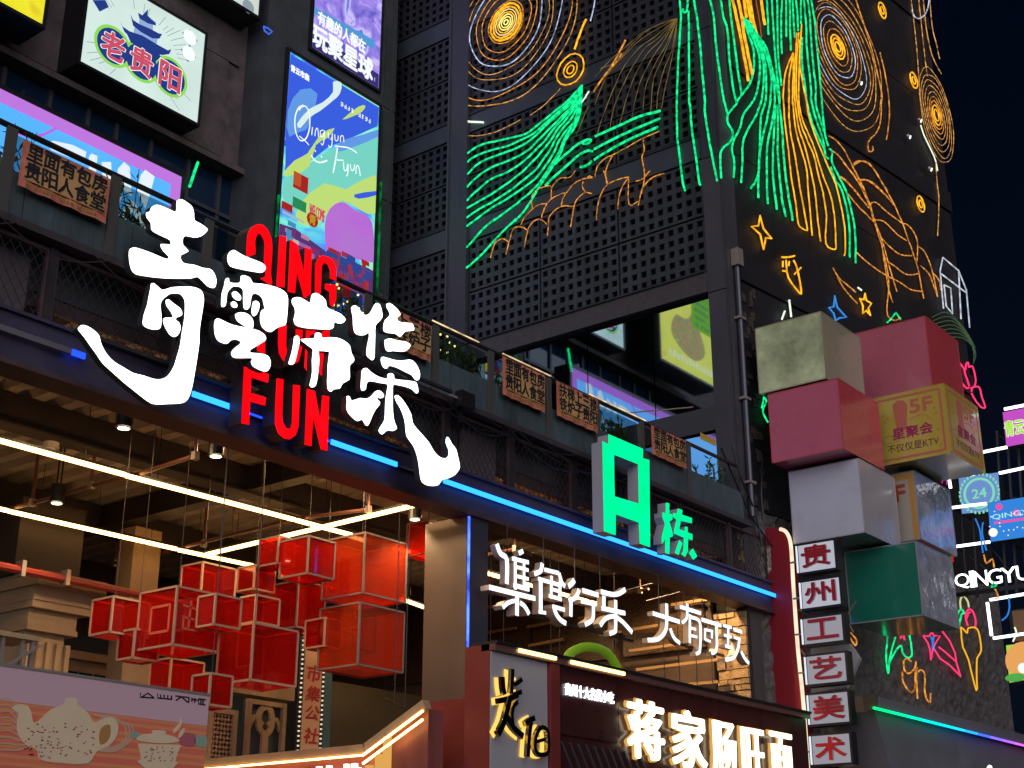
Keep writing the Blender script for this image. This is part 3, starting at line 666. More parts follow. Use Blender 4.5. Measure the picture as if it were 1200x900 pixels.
redbox('small red glass box tucked under the leftmost one', 158.5, 737, 771, 138.5, 186, 13.2)
rA = redbox('large dark red glass box second from the left with a square emblem', 208, 687, 756, 163, 258, 12.6)
redbox('mid size red glass box at the top beneath the crossing battens, left one', 238, 658.6, 694, 213, 276, 13.8)
redbox('small red box between the large dark one and the stack middle', 253, 696, 732, 232, 282, 12.25)
redbox('small red box at the top of the cluster, partly behind others', 299, 662, 690, 279, 322, 13.9)
redbox('small red box in the middle of the cluster above the large bright one', 300.5, 697, 729, 281, 327, 12.9)
redbox('narrow red box with steel frame near the top middle', 327, 628, 660, 304, 345, 13.5, greyframe)
redbox('red box with steel frame left of the tallest pair, top row', 362, 628, 672, 329, 392, 13.0, greyframe)
redbox('wide red box with a faint character, behind the tall pair', 350, 680, 735, 309, 380, 13.9, greyframe)
rB = redbox('upper of the two largest orange red glass boxes', 428, 624, 695, 379, 476, 12.75, greyframe, redglass2)
rC = redbox('lower of the two largest orange red glass boxes, its floor glowing', 422, 706, 779, 374.5, 473, 12.7, greyframe, redglass2)
redbox('small bright orange box beside the brown pillar', 503, 609, 648, 477, 530, 13.4, greyframe, redglass2)
rD = redbox('large bright red box low in the middle of the cluster', 297.6, 730, 797, 256, 348, 12.5)
redbox('small red box peeping out left of the lower largest box', 381, 724, 757, 358, 400, 13.3)
redbox('dark red box hanging low behind the large dark one', 201, 771, 812, 176, 238, 13.6)
redbox('lowest small red box just above the tea poster corner', 247, 789, 826, 225, 271.5, 12.2)
# square emblems in lighter red on two boxes
em_m = mat('light_red_print', (.75,.16,.08), .5)
t, (X0,X1,Y0,Y1,zb,zt) = rA; Pe = PS(X0); y0, y1 = -Y1, -Y0
m_ = MB(); a, b = y0+(y1-y0)*.35, y0+(y1-y0)*.85; c, d = zb+(zt-zb)*.25, zb+(zt-zb)*.7
for q in (((a,c),(b,c)),((b,c),(b,d)),((b,d),(a,d)),((a,d),(a,c))): stroke(m_, Pe, q, .03, .004, .008)
m_.build('square_emblem', em_m, t)
m_ = MB(); Pq = PF(Y0)
for q in (((.15,.7),(.5,.66)),((.32,.8),(.3,.3)),((.15,.5),(.5,.48)),((.18,.3),(.52,.3)),((.5,.66),(.5,.3)),((.18,.5),(.18,.3))): stroke(m_, Pq, [(X0+(X1-X0)*a, zb+(zt-zb)*b) for a, b in q], .025, .004, .008)
m_.build('emblem_strokes', em_m, t)
# small wire cube inside the lower big box
t, (X0,X1,Y0,Y1,zb,zt) = rC; m_ = MB(); a = (X0+.25, Y0+.35); s_ = .42; z1 = zt-.02; z0 = z1-.5
cc = [(a[0]+i*s_, a[1]+j*s_, z) for z in (z0, z1) for i, j in ((0,0),(1,0),(1,1),(0,1))]
for i, j in ((0,1),(1,2),(2,3),(3,0),(4,5),(5,6),(6,7),(7,4),(0,4),(1,5),(2,6),(3,7)): m_.bar(cc[i], cc[j], .02)
m_.build('inner_wire_cube', dark_metal, t)
# ================================================================ BIG WHITE CHARACTERS AND RED LETTERS
Q = PF(11.0); QR = PF(11.25)
white_face = glow('white_sign_face', (.93,1,.98), 3.2); side_dark = mat('sign_return', (.030,.032,.035), .6)
def channel(name, P, px, parent, face, side, depth, d=0, k=2, sm=True):
    """channel letter piece: lit face on a metal return"""
    px = smoothpts(px, k, True) if sm else px
    uv = uvs(P, px); o = MB().poly(P, uv, d-depth, d-.012).build(name, side, parent); MB().poly(P, uv, d-.0118, d).build('lit_face', face, o); return o
def bigchar(label, pieces):
    p = Q.hit(*pieces[0][0]); t = thing('lit_character', label, 'sign character', (p.x, 11.0, 7.2), 'white lit calligraphy characters')
    for q in pieces: channel('stroke_body', Q, q, t, white_face, side_dark, .10)
    c = pieces[0]; ux = sum(a for a, b in c)/len(c); uy = sum(b for a, b in c)/len(c); h = Q.hit(ux, uy, -.3)
    MB().bar((h.x, 11.11, h.z), (h.x, 11.7, h.z), .06).build('bracket', dark_metal, t); return t
A1 = lambda p: Z(80,220,5,p); A2 = lambda p: Z(80,360,5,p); A3 = lambda p: Z(240,250,6,p); A4 = lambda p: Z(240,380,6,p); A5 = lambda p: Z(380,330,6.667,p); A6 = lambda p: Z(380,450,6.667,p)
bigchar('leftmost big white brush character with a long sweeping tail', [
 A1([(640,75),(665,68),(695,85),(725,110),(737,150),(740,190),(775,210),(815,240),(810,258),(780,283),(740,290),(690,280),(672,298),(673,335),(705,372),(660,395),(665,430),(690,445),(740,452),(790,470),(830,475),(855,500),(868,540),(862,580),(845,585),(820,575),(790,545),(760,520),(720,530),(600,530),(520,525),(450,515),(400,505),(375,480),(362,430),(360,370),(375,352),(400,352),(470,375),(530,400),(580,418),(592,400),(560,368),(545,330),(600,333),(600,305),(560,285),(510,260),(490,240),(488,205),(465,175),(460,145),(480,140),(490,115),(515,100),(550,108),(600,130),(630,142),(638,120)]),
 A1([(490,560),(510,565),(540,592),(560,598),(600,585),(650,580),(720,580),(760,590),(785,610),(795,650),(790,700),(780,760),(770,830),(768,900)])+A2([(765,230),(755,300),(745,360),(735,420),(725,470),(710,520),(690,550),(660,562),(600,565),(540,568),(500,565),(470,550),(430,520),(380,480),(330,440),(280,395),(235,355),(200,320),(170,275),(130,220),(95,170),(65,135),(62,120),(80,105),(110,110),(150,135),(180,165),(190,205),(205,240),(230,280),(270,320),(320,350),(380,385),(440,400),(500,420),(540,422),(575,410),(600,385),(625,340),(640,290),(655,240)])+A1([(663,900),(668,860),(675,820),(685,760),(688,700),(685,655),(665,625),(640,617),(600,620),(570,640),(550,660),(540,690),(545,740),(545,790),(540,820),(520,830),(480,825),(450,810),(440,790),(448,740),(465,690),(475,640),(485,590)]),
 A1([(575,660),(590,655),(620,680),(655,705),(668,735),(660,750),(635,760),(630,775),(650,790),(658,820),(650,850),(630,872),(605,865),(585,840),(565,800),(560,770),(575,760),(610,762),(615,745),(595,710),(580,690)])])
bigchar('second big white brush character, topped by a single slanting bar', [
 A3([(165,300),(175,275),(200,258),(225,268),(270,295),(330,320),(395,345),(425,370),(425,395),(405,415),(370,412),(300,400),(230,385),(185,370),(165,335)]),
 A3([(150,460),(170,457),(172,480),(200,490),(253,485),(258,440),(285,438),(320,455),(340,490),(400,495),(470,510),(530,530),(570,560),(585,600),(582,680),(575,750),(565,785),(530,795),(500,810),(470,832),(440,825),(410,800),(395,760),(395,710),(405,680),(425,670),(420,640),(410,600),(390,575),(360,562),(335,570),(325,600),(318,650),(300,675),(280,665),(275,620),(275,560),(270,530),(240,512),(200,515),(175,535),(158,560),(152,610),(145,650),(125,655),(120,630),(125,560),(140,510)]),
 A3([(195,560),(215,548),(240,565),(255,590),(250,610),(230,608),(205,590)]), A3([(190,625),(210,620),(228,640),(225,660),(205,660),(190,645)]), A3([(345,620),(370,618),(385,640),(375,690),(350,722),(335,700),(335,670)]),
 A3([(218,710),(245,697),(285,700),(320,722),(342,760),(340,800),(330,812),(300,800),(260,775),(230,750)]),
 A4([(90,-42),(130,-25),(200,5),(300,25),(380,45),(425,80),(428,110),(400,130),(360,155),(320,180),(325,200),(390,205),(440,220),(460,250),(462,290),(445,325),(420,330),(370,310),(340,290),(330,260),(340,238),(300,235),(220,235),(195,220),(192,195),(215,165),(255,135),(250,115),(215,105),(180,115),(160,135),(130,130),(100,115),(80,85),(72,40),(72,-15)])])
bigchar('third big white brush character over the middle red word', [
 A3([(620,600),(645,590),(680,595),(720,620),(745,628),(755,575),(775,560),(805,570),(850,610),(855,650),(880,675),(920,690),(960,710),(990,745),(970,770),(940,772),(912,760),(905,800),(880,815),(800,812),(720,805),(670,795),(640,780),(630,745),(640,700),(635,660),(618,630)]),
 A4([(635,85),(660,85),(665,130),(650,200),(635,260),(620,280),(600,280),(595,265),(615,200),(628,130)]),
 A4([(680,105),(740,100),(775,95),(780,65),(800,58),(820,70),(825,95),(870,92),(930,95),(980,115),(1020,150),(1030,200),(1050,240),(1045,265),(1020,290),(1020,350),(1015,390),(970,415),(950,450),(910,455),(890,472),(870,455),(865,400),(868,350),(870,280),(880,200),(870,190),(810,185),(800,195),(805,250),(798,330),(790,390),(780,430),(760,442),(742,430),(750,390),(760,330),(758,250),(765,180),(740,155),(700,125)])])
bigchar('fourth big white brush character with hooked tail reaching the pillar', [
 A5([(215,205),(240,185),(265,205),(300,250),(330,262),(365,240),(390,190),(410,168),(435,180),(450,230),(455,275),(430,310),(400,345),(398,420),(395,520),(392,590),(380,612),(360,600),(335,570),(340,500),(355,430),(350,395),(320,415),(270,415),(240,390),(230,330),(228,270)]),
 A5([(490,175),(510,168),(545,190),(580,225),(595,260),(570,280),(575,305),(610,320),(680,325),(697,345),(700,380),(650,385),(620,400),(595,430),(560,405),(510,400),(470,385),(468,340),(480,300),(515,265),(510,230),(495,205)]),
 A5([(478,455),(520,445),(570,460),(640,470),(675,500),(640,540),(600,545),(540,540),(510,545),(485,530),(478,490)]),
 A5([(450,590),(480,592),(540,610),(600,618),(660,610),(695,620),(730,665),(748,720),(740,765),(715,765),(690,730),(640,705),(570,670),(510,655),(490,678),(465,665),(450,630)]),
 A5([(300,690),(330,675),(370,710),(430,745),(495,758),(500,725),(520,715),(545,730),(550,760),(620,770),(700,780),(725,800),(735,860),(720,870),(690,840),(640,820),(560,803),(537,812),(535,870)])+A6([(535,130),(535,180),(540,250),(550,300),(568,345),(540,365),(510,360),(480,370),(455,392),(430,365),(445,330),(475,280),(480,200),(485,110),(497,40)])+A5([(497,800),(440,790),(360,775),(330,800),(325,840),(300,850),(290,820),(295,740)]),
 A6([(180,95),(200,100),(215,130),(280,110),(330,115),(370,95),(400,60),(430,50),(460,75),(465,100),(440,110),(425,100),(415,120),(435,140),(430,165),(400,200),(375,250),(350,310),(335,325),(315,300),(300,275),(265,288),(230,265),(190,220),(178,180),(182,140)]),
 A6([(555,95),(575,88),(610,120),(650,180),(680,240),(690,300),(720,345),(770,400),(820,460),(860,530),(910,575),(950,580),(975,560),(975,510),(955,460),(960,415),(975,425),(1000,470),(1030,510),(1045,570),(1058,630),(1055,665),(1020,710),(970,735),(920,750),(895,785),(860,795),(810,790),(770,765),(755,720),(745,640),(730,560),(700,480),(650,410),(640,340),(630,270),(600,190),(570,140)])])
red_face = glow('red_sign_face', (1,.002,.006), 1.5, .3, 3); red_side = mat('red_letter_return', (.05,.03,.03), .5)
def redletter(label, pieces, sm=False):
    p = QR.hit(*pieces[0][0]); t = thing('red_letter', label, 'sign letter', (p.x, 11.25, p.z-.8), 'red lit capital letters')
    for q in pieces: channel('letter_body', QR, q, t, red_face, red_side, .22, 0, 2, sm)
    MB().bar((p.x+.1, 11.45, p.z-.05), (p.x+.1, 11.7, p.z-.05), .05).build('bracket', dark_metal, t)
redletter('red letter Q, first of the top word, behind the white bar', [smoothpts(A3([(300,300),(300,200),(310,130),(345,88),(390,75),(430,98),(460,150),(475,220),(472,330),(465,430),(475,490),(458,500),(420,472),(395,455),(432,440),(420,330),(425,220),(412,170),(388,142),(368,150),(355,200),(355,305)]), 2, True)])
redletter('red letter I of the top word', [A3([(530,155),(575,165),(560,520),(508,510)])])
redletter('red letter N of the top word', [A3([(605,185),(650,215),(700,420),(710,240),(755,255),(745,600),(700,590),(650,400),(635,560),(588,548)])])
redletter('red letter G, last of the top word, in front of the poster foot', [smoothpts(A3([(778,550),(780,360),(795,318),(830,295),(870,305),(910,340),(928,400),(925,470),(885,455),(885,400),(870,360),(845,345),(825,365),(820,420),(815,565)]), 1, True), A3([(850,495),(925,505),(925,600),(905,655),(885,640),(880,550),(850,530)])])
redletter('red letter Y of the middle word, nearly hidden behind white strokes', [A4([(372,-40),(425,-30),(425,205),(372,185)])])
redletter('red letter U of the middle word', [smoothpts(A4([(522,0),(575,0),(572,150),(580,190),(600,205),(625,200),(640,170),(645,0),(690,0),(682,180),(660,262),(620,285),(585,275),(555,255),(528,205),(520,140)]), 1, True)])
redletter('red letter N of the middle word', [A4([(718,0),(768,0),(820,170),(835,0),(880,5),(862,365),(815,355),(765,190),(745,300),(720,325),(705,300)])])
redletter('red letter F of the lowest word', [A4([(280,298),(450,350),(445,408),(328,372),(324,482),(430,515),(425,570),(320,540),(312,705),(262,695)])])
redletter('red letter U of the lowest word', [smoothpts(A4([(510,380),(555,388),(545,640),(550,690),(575,732),(605,735),(618,690),(625,425),(670,432),(660,720),(640,780),(600,808),(560,800),(520,765),(498,700),(500,560)]), 1, True)])
redletter('red letter N, last of the lowest word', [A4([(722,455),(775,470),(815,690),(830,500),(875,508),(862,888),(820,878),(765,650),(750,855),(706,845)])])
rf = thing('letter_rack', 'thin dark steel rack carrying the big lit characters', 'sign rack', (12, 11.4, 7.2))
for a, b in (((150,300),(530,440)),((110,395),(540,560))):
    p, q = PF(11.42).hit(*a), PF(11.42).hit(*b); q.z = p.z; MB().bar(p, q, .04).build('rack_bar', dark_metal, rf)

# ================================================================ GREEN A AND 栋
GA = PF(10.95); green_face = glow('green_sign_face', (0,.88,.30), 1.25, .12, 3); greyside = mat('pale_return', (.42,.40,.43), .5)
G5 = lambda p: Z(690,490,5,p)
t = thing('green_letter', 'tall blocky green letter A standing on the blue lit beam', 'sign letter', (GA.hit(705,620).x, 10.95, 7.1))
def ringpoly(out, hole, P, d0, d1, name, m, par):
    # outline with a hole: join the two outlines by a seam, four blocks
    o = uvs(P, out); h = uvs(P, hole); mb = MB()
    return o, h
ou = G5([(82,135),(118,155),(118,95),(318,180),(318,235),(355,245),(360,755),(302,735),(296,612),(158,562),(158,685),(92,662)])
ho = G5([(148,212),(292,270),(296,502),(152,458)])
seam = [ou[0], ou[1], ou[2], ho[0], ho[3], ho[2], ho[1], ho[0], ou[2]] 
full = ou[:3]+[ho[0], ho[3], ho[2], ho[1], (ho[0][0]+.05, ho[0][1])]+[(ou[2][0]+.05, ou[2][1])]+ou[3:]
uv = uvs(GA, full); b_ = MB().poly(GA, uv, -.20, -.0105).build('letter_body', greyside, t); MB().poly(GA, uv, -.0103, 0).build('lit_face', green_face, b_)
t = thing('green_character', 'small green character standing right of the green letter A', 'sign character', (GA.hit(780,650).x, 10.95, 7.0))
for q in ([(455,495),(472,500),(472,560),(490,565),(490,595),(472,605),(495,690),(475,700),(472,795),(452,790),(452,700),(432,735),(430,700),(450,620),(435,580),(435,552),(455,560)],
          [(525,530),(550,540),(545,565),(605,585),(605,615),(540,600),(530,650),(565,665),(568,635),(580,638),(580,668),(608,680),(608,715),(582,705),(580,780),(565,812),(545,795),(558,780),(562,700),(503,675),(505,650),(518,595),(498,580),(498,555),(520,560)],
          [(533,715),(547,735),(527,800),(508,790)], [(590,790),(612,765),(635,810),(615,828)]):
    channel('stroke_body', GA, G5(q), t, green_face, greyside, .16, 0, 1, False)

# ================================================================ HANGING WHITE LETTERS
HB = PF(11.35); hface = glow('cool_white_face', (.88,.94,1), 1.5); hside = mat('letter_return_tan', (.55,.42,.30), .5)
pxm = lambda P, x, y, w: abs(P.uv(x, y-w/2)[1]-P.uv(x, y+w/2)[1])
def hangchar(label, strokes, org, s, cat='sign character', grp='white characters hanging under the beam'):
    x0, y0 = org[0]+strokes[0][0][0][0]/s, org[1]+strokes[0][0][0][1]/s; p = HB.hit(x0, y0)
    t = thing('hanging_character', label, cat, p, grp)
    for i, (pts, w) in enumerate(strokes):
        px = Z(org[0], org[1], s, pts); px = smoothpts(px, 4) if len(px) > 3 else px; ww = pxm(HB, *px[0], w/s)*.94; e = .003*i
        uv = uvs(HB, px); m_ = MB(); stroke(m_, HB, uv, ww, -.10-e, -.008+e); o = m_.build('stroke_body', hside, t); m_ = MB(); stroke(m_, HB, uv, ww, -.0079+e, .0+e); m_.build('lit_face', hface, o)
    u = sum(HB.hit(*Z(org[0],org[1],s,q[0])[0]).x for q in strokes)/len(strokes)
    MB().tube([(u, 11.42, p.z-.1), (u, 11.42, 6.52)], .008, 4).build('hanger', wire_m, t)
B1 = ((560,620), 6); B2 = ((740,680), 7.5)
hangchar('first of the four wider white hanging characters, over the crossed stroke', [([(135,105),(160,170),(205,215),(205,385)],40),([(290,170),(318,155)],34),([(262,195),(262,425)],28),([(240,207),(355,235)],30),([(262,265),(352,290)],26),([(262,330),(352,352)],26),([(245,395),(355,425)],34),([(318,225),(318,415)],24),([(72,410),(395,490)],38),([(268,445),(265,610)],38),([(165,552),(195,525),(230,510),(265,505)],32),([(285,520),(312,540),(330,565),(348,600)],34)], *B1)
hangchar('second of the four wider white hanging characters, roofed like a house', [([(455,240),(445,290),(425,305),(400,315)],36),([(470,285),(570,310)],30),([(570,310),(580,345),(592,380),(612,402)],32),([(440,340),(440,590)],40),([(425,582),(475,590)],26),([(420,350),(580,397)],30),([(575,350),(568,500)],30),([(512,330),(508,490)],26),([(500,420),(572,442)],26),([(490,470),(580,497)],28),([(515,545),(600,570)],30),([(520,545),(540,600),(570,640),(608,665)],36)], *B1)
hangchar('third of the four wider white hanging characters, made of separate short bars', [([(640,402),(660,385),(672,370),(680,358)],40),([(712,425),(700,460),(675,490),(640,500)],34),([(655,480),(653,615)],34),([(735,432),(845,465)],36),([(722,507),(828,530)],32),([(808,520),(808,590),(800,640),(750,672)],34)], *B1)
hangchar('fourth of the four wider white hanging characters, with arched foot', [([(868,440),(940,458),(990,455),(1038,425)],36),([(887,470),(887,545)],36),([(870,556),(1035,592)],34),([(967,500),(967,690),(960,720),(925,735)],34),([(858,678),(895,630),(950,615),(1000,640),(1050,690),(1082,728)],34)], *B1)
hangchar('first of the four narrower white hanging characters', [([(190,290),(425,365)],40),([(310,205),(310,390),(285,470),(225,520),(145,525)],40),([(340,425),(360,480),(385,520),(425,552)],36)], *B2)
hangchar('second of the four narrower white hanging characters', [([(430,232),(612,290)],36),([(492,205),(490,310),(475,350),(445,372)],30),([(512,300),(512,552)],32),([(522,325),(580,345),(602,390),(605,480),(602,590),(592,635),(565,645)],32),([(520,420),(562,432)],26),([(520,487),(572,500)],26)], *B2)
hangchar('third of the four narrower white hanging characters, in front of the stones', [([(620,345),(790,397)],36),([(747,390),(750,500),(750,590),(735,630),(705,640)],34),([(648,430),(645,525)],24),([(640,432),(712,450)],24),([(705,445),(702,510)],24),([(640,518),(690,540)],24)], *B2)
hangchar('last narrow white hanging character, in front of the stone pillar', [([(810,397),(880,415)],28),([(815,482),(878,500)],26),([(825,577),(885,595)],30),([(850,400),(846,590)],28),([(895,432),(967,455)],32),([(895,500),(950,520)],26),([(942,510),(930,600),(890,680),(820,700)],34),([(958,628),(975,665),(1000,705),(1025,730)],32)], *B2)
hr_ = thing('character_support_bars', 'thin dark horizontal bars supporting the hanging white characters', 'support bar', HB.hit(600,700))
for a, b in (((580,710),(742,768)), ((797,755),(848,770))):
    p, q = PF(11.47).hit(*a), PF(11.47).hit(*b); q.z = p.z; MB().bar(p, q, .035).build('bar', frame_dark, hr_)

# ================================================================ BANNERS ON THE RAIL
ban_m = mat('orange_red_banner', (.66,.20,.12), .7, noise=.25, nscale=5); ink = mat('black_ink', (.012,.010,.014), .7); yb = mat('yellow_green_print', (.30,.28,.03), .7); tanb = mat('banner_centre', (.62,.33,.12), .7, noise=.2, nscale=3)
BN = PF(11.52)
def banner(label, tl, br, lines, two=False, emi=1):
    u0, v1 = BN.uv(*tl); u1, v0 = BN.uv(*br); t = thing('rail_banner', label, 'banner', (u0, 11.52, v0), 'orange hand lettered banners on the terrace railing')
    nb = 14; mb = MB()
    for i in range(nb+1):
        u = u0+(u1-u0)*i/nb; d = .012*math.sin(i*1.7)+.006
        for v, e in ((v0, d), (v1, 0)): mb.v.append(tuple(BN.w(u, v, e)))
        for v, e in ((v0, d), (v1, 0)): mb.v.append(tuple(BN.w(u, v, e-.006)))
    for i in range(nb): a = i*4; mb.f += [(a, a+4, a+5, a+1), (a+2, a+3, a+7, a+6), (a+1, a+5, a+7, a+3), (a, a+2, a+6, a+4)]
    mb.build('cloth', ban_m, t); w_ = u1-u0; h_ = v1-v0
    MB().pbox(BN, u0+.05*w_, u1-.05*w_, v0+.17*h_, v0+.84*h_, .020, .022).build('centre_print', tanb, t)
    n = len(lines)
    for i, ln in enumerate(lines):
        ch = len(ln)
        for j, c in enumerate(ln):
            if c == ' ': continue
            a = u0+w_*(.04+.92*j/ch); b = a+w_*.92/ch*.97; z1 = v1-h_*(.04+.39*i); z0 = z1-h_*.38
            m_ = MB(); text(m_, c, BN, a, z0, b, z1, .0225, .026, .035, res=2, rot=random.uniform(-.05,.05)); m_.build('character', ink, t)
    m_ = MB(); marks(m_, BN, u0+w_*.08, v0+h_*.045, u1-w_*.1, v0+h_*.14, .0225, .025, int(u0*9)); m_.build('small_print', yb, t, kind='stuff')
    for u in (u0+.04, u1-.04): MB().tube([BN.w(u, v1, .0), BN.w(u, 9.0, -.06)], .006, 4).build('tie', wire_m, t)
random.seed(4)
banner('orange banner at the far left of the railing, largest one', (28,163), (124,262), ['里面有包房','贵阳人食堂'])
banner('orange banner partly behind the fourth white character', (462,362), (505,425), ['上三楼','铁炉子'])
banner('orange banner left of the glazed tower corner, near the corner post', (589,417), (639,484), ['里面有包房','贵阳人食堂'])
banner('orange banner with four words per row, just left of the green letter', (652,446), (701,508), ['扶梯上三楼','铁炉子贵阳'])
banner('orange banner right above the green character', (763,498), (805,550), ['里面有包房','贵阳人食堂'])
t = thing('yellow_notice', 'small yellow notice hung behind the rail near the pilaster', 'notice', BN.hit(838,520))
u0, v1 = BN.uv(820,507); u1, v0 = BN.uv(838,523); MB().pbox(BN, u0, u1, v0, v1, .01, .016).build('sheet', mat('yellow_sheet', (.62,.45,.05), .6), t)
m_ = MB(); marks(m_, BN, u0+.03, v0+(v1-v0)*.55, u1-.03, v1-.05, .0165, .019); m_.build('red_print', redink, t, kind='stuff')
# plants on the terrace
leafs = [mat('leaf_a', (.16,.24,.09), .6), mat('leaf_b', (.06,.09,.04), .6)]
def plant(label, px, py, h, n, seed, bushy=False):
    random.seed(seed); p = U(px, py, 1, 11.95); t = thing('terrace_plant', label, 'plant', (p.x, 11.95, 8.5)); st = MB(); lf = MB()
    for i in range(max(3, n//14)):
        x = p.x+random.uniform(-.25,.25)*(2 if bushy else 1); y = 11.95+random.uniform(-.08,.15); hh = h*random.uniform(.6,1)
        pts = [(x, y, 8.5), (x+random.uniform(-.05,.05), y, 8.5+hh*.5), (x+random.uniform(-.12,.12), y, 8.5+hh)]; st.tube(pts, .006, 4)
        for k in range(14):
            tt = random.uniform(.15, 1); q = Vector(pts[0])*(1-tt)+Vector(pts[2])*tt; a = random.uniform(0, 6.28); l = random.uniform(.08,.2)*(.8 if bushy else 1); dz = random.uniform(-.06,.14)
            d = Vector((math.cos(a)*l, math.sin(a)*l*.6, dz)); s_ = Vector((-math.sin(a), math.cos(a), .4))*(.022 if bushy else .012)
            lf.add([q, q+d*.5+s_, q+d, q+d*.5-s_], [(0,1,2,3)])
    st.build('stem', leafs[1], t); lf.build('leaf', leafs[0], t, kind='stuff')
plant('spiky bamboo sprig above the leftmost banner', 42, 160, .95, 42, 1)
plant('spiky bamboo sprigs in front of the FUN billboard', 148, 215, .95, 56, 2)
plant('leafy shrub behind the glass pane beside the leftmost banner', 158, 235, .55, 140, 3, True)
plant('dark shrub at the left edge behind the railing', 6, 170, .6, 140, 4, True)
plant('dark shrub behind the railing below the tall poster', 425, 380, .6, 160, 5, True)
plant('fine dark shrub behind the glass railing near the corner post', 545, 420, .8, 160, 6, True)
plant('small dark shrub behind the railing above the green letter', 730, 520, .6, 140, 7, True)
plant('thin shrub at the pilaster end of the railing', 835, 550, .75, 120, 8, True)
plant('dense dark shrub behind the glass just right of the fourth white character', 522, 410, .7, 220, 10, True)
plant('dense low shrub behind the glass below the poster foot', 400, 360, .6, 220, 11, True)
plant('dark shrub behind the glass left of the corner post banner', 570, 440, .55, 180, 12, True)
plant('dark shrub behind the glass between the two right banners', 712, 515, .6, 200, 13, True)
tc2 = thing('cable_tangle', 'tangle of black cables hung along the ledge right of the hooked white tail', 'cable', (14, 11.5, 7.9)); random.seed(31)
for i in range(7):
    a = 12.2+.5*i+random.uniform(0,.5); b = a+random.uniform(1.2,2.6); s_ = random.uniform(.1,.35)
    MB().tube([(a+(b-a)*k/8, 11.49-random.uniform(0,.02), 7.92-s_*math.sin(math.pi*k/8)) for k in range(9)], .011, 5).build('cable', frame_dark, tc2)
for i in range(5):
    a = 5.5+1.1*i; MB().tube([(a+1.3*k/8, 11.49, 7.95-.2*math.sin(math.pi*k/8)) for k in range(9)], .007, 5).build('cable', wire_m, tc2)
fd = thing('flood_light', 'black floodlight clamped on the terrace ledge above the pillar', 'floodlight', U(541,470,1,11.45)); q = U(541,470,1,11.45)
MB().box((q.x-.14, q.y-.12, q.z-.12), (q.x+.14, q.y, q.z+.10)).build('housing', frame_dark, fd); MB().bar((q.x, q.y+.02, q.z-.3), (q.x, q.y+.02, q.z-.12), .05).build('bracket', frame_dark, fd); MB().box((q.x-.3, q.y-.05, q.z-.02), (q.x-.145, q.y-.02, q.z+.01)).build('visor', steel_w, fd)
rd = thing('slanting_rod', 'thin pale rod leaning across the tower glass above the right banner', 'rod', U(736,484,1,11.75)); MB().bar(U(736,484,1,11.75), U(812,477,1,11.9), .02).build('rod', steel_w, rd)
random.seed(9)
fl = thing('fairy_lights', 'warm fairy lights tangled in the shrubs behind the red letters', 'string lights', (12, 12, 8.6)); m_ = MB()
for i in range(120):
    px = random.choice([random.uniform(278,425), random.uniform(280,425), random.uniform(280,330), random.uniform(512,534) if i < 60 else 300]); q = U(px, 330+(px-300)*.47+random.uniform(-42,-2), 1, 12.0+random.uniform(-.1,.15))
    if q.z > 8.5: m_.box(q-Vector((.011,.011,.011)), q+Vector((.011,.011,.011)))
m_.build('bulb_cluster', glow('fairy', (1,.7,.2), 5), fl, kind='stuff')

# ================================================================ LIGHT BOXES ON THE LEFT BUILDING
def lightbox(name, label, P, u0, u1, v0, v1, depth, face_m, cat='light box', fr=.06, d=0):
    t = thing(name, label, cat, P.w(u0, v0, d)); MB().pbox(P, u0-fr, u1+fr, v0-fr, v1+fr, d-depth, d-.012).build('case', frame_dark, t)
    MB().pbox(P, u0, u1, v0, v1, d-.0118, d).build('lit_panel', face_m, t)
    for a, b, c, e in ((u0-fr, u1+fr, v1+.001, v1+fr), (u0-fr, u1+fr, v0-fr, v0-.001), (u0-fr, u0-.001, v0, v1), (u1+.001, u1+fr, v0, v1)): MB().pbox(P, a, b, c, e, d-.0115, d+.02).build('frame_edge', frame_dark, t)
    return t
def printed(t, name, mb, m): return mb.build(name, m, t)
navy = glow('lit_navy', (.018,.045,.24), 1.0); pinkp = glow('lit_pink', (.62,.08,.14), 1.0); limep = glow('lit_lime', (.28,.72,.10), 1.0); whitep = glow('lit_white', (.95,1,1), 1.0); greyp = glow('lit_grey', (.30,.36,.42), .9)
u0, v0 = FB.uv(94,72); u1, _ = FB.uv(231,144); v1 = 18.37
t = lightbox('pagoda_light_box', 'white light box with a blue pagoda and three pink characters in lime rings', FB, u0, u1, v0, v1, 1.0, glow('box_white', (.72,.90,.84), .92, .06, .8), d=0)
PG = lambda p: uvs(FB, Z(90,0,6,p))
cu_, cv_ = PG([(440,340)])[0]; m_ = MB(); random.seed(2)
for i in range(60):
    a = i/60*2*math.pi+random.uniform(-.03,.03); r0, r1 = .95, 1.1+random.uniform(.05,.5)
    if abs(math.sin(a)) < .25: r0 += .35; r1 += .3
    p, q = (cu_+r0*math.cos(a), cv_+r0*math.sin(a)*.85), (cu_+r1*math.cos(a), cv_+r1*math.sin(a)*.85)
    if u0+.05 < q[0] < u1-.05 and v0+.05 < q[1] < v1-.05: stroke(m_, FB, [p, q], .012, .0005, .0012)
printed(t, 'ray_print', m_, greyp)
def disc(mb, P, c, r, d, d1, n=28, asp=1): mb.poly(P, [(c[0]+r*math.cos(i*2*math.pi/n), c[1]+r*asp*math.sin(i*2*math.pi/n)) for i in range(n)], d, d1)
cs = PG([(255,325),(455,435),(655,540)])
for nm, rr, mm, d in (('lime_ring', .43, limep, .002), ('navy_disc', .365, navy, .004)):
    m_ = MB()
    for i, c in enumerate(cs): disc(m_, FB, c, rr, d-.001+.0003*i, d+.0003*i)
    printed(t, nm, m_, mm)
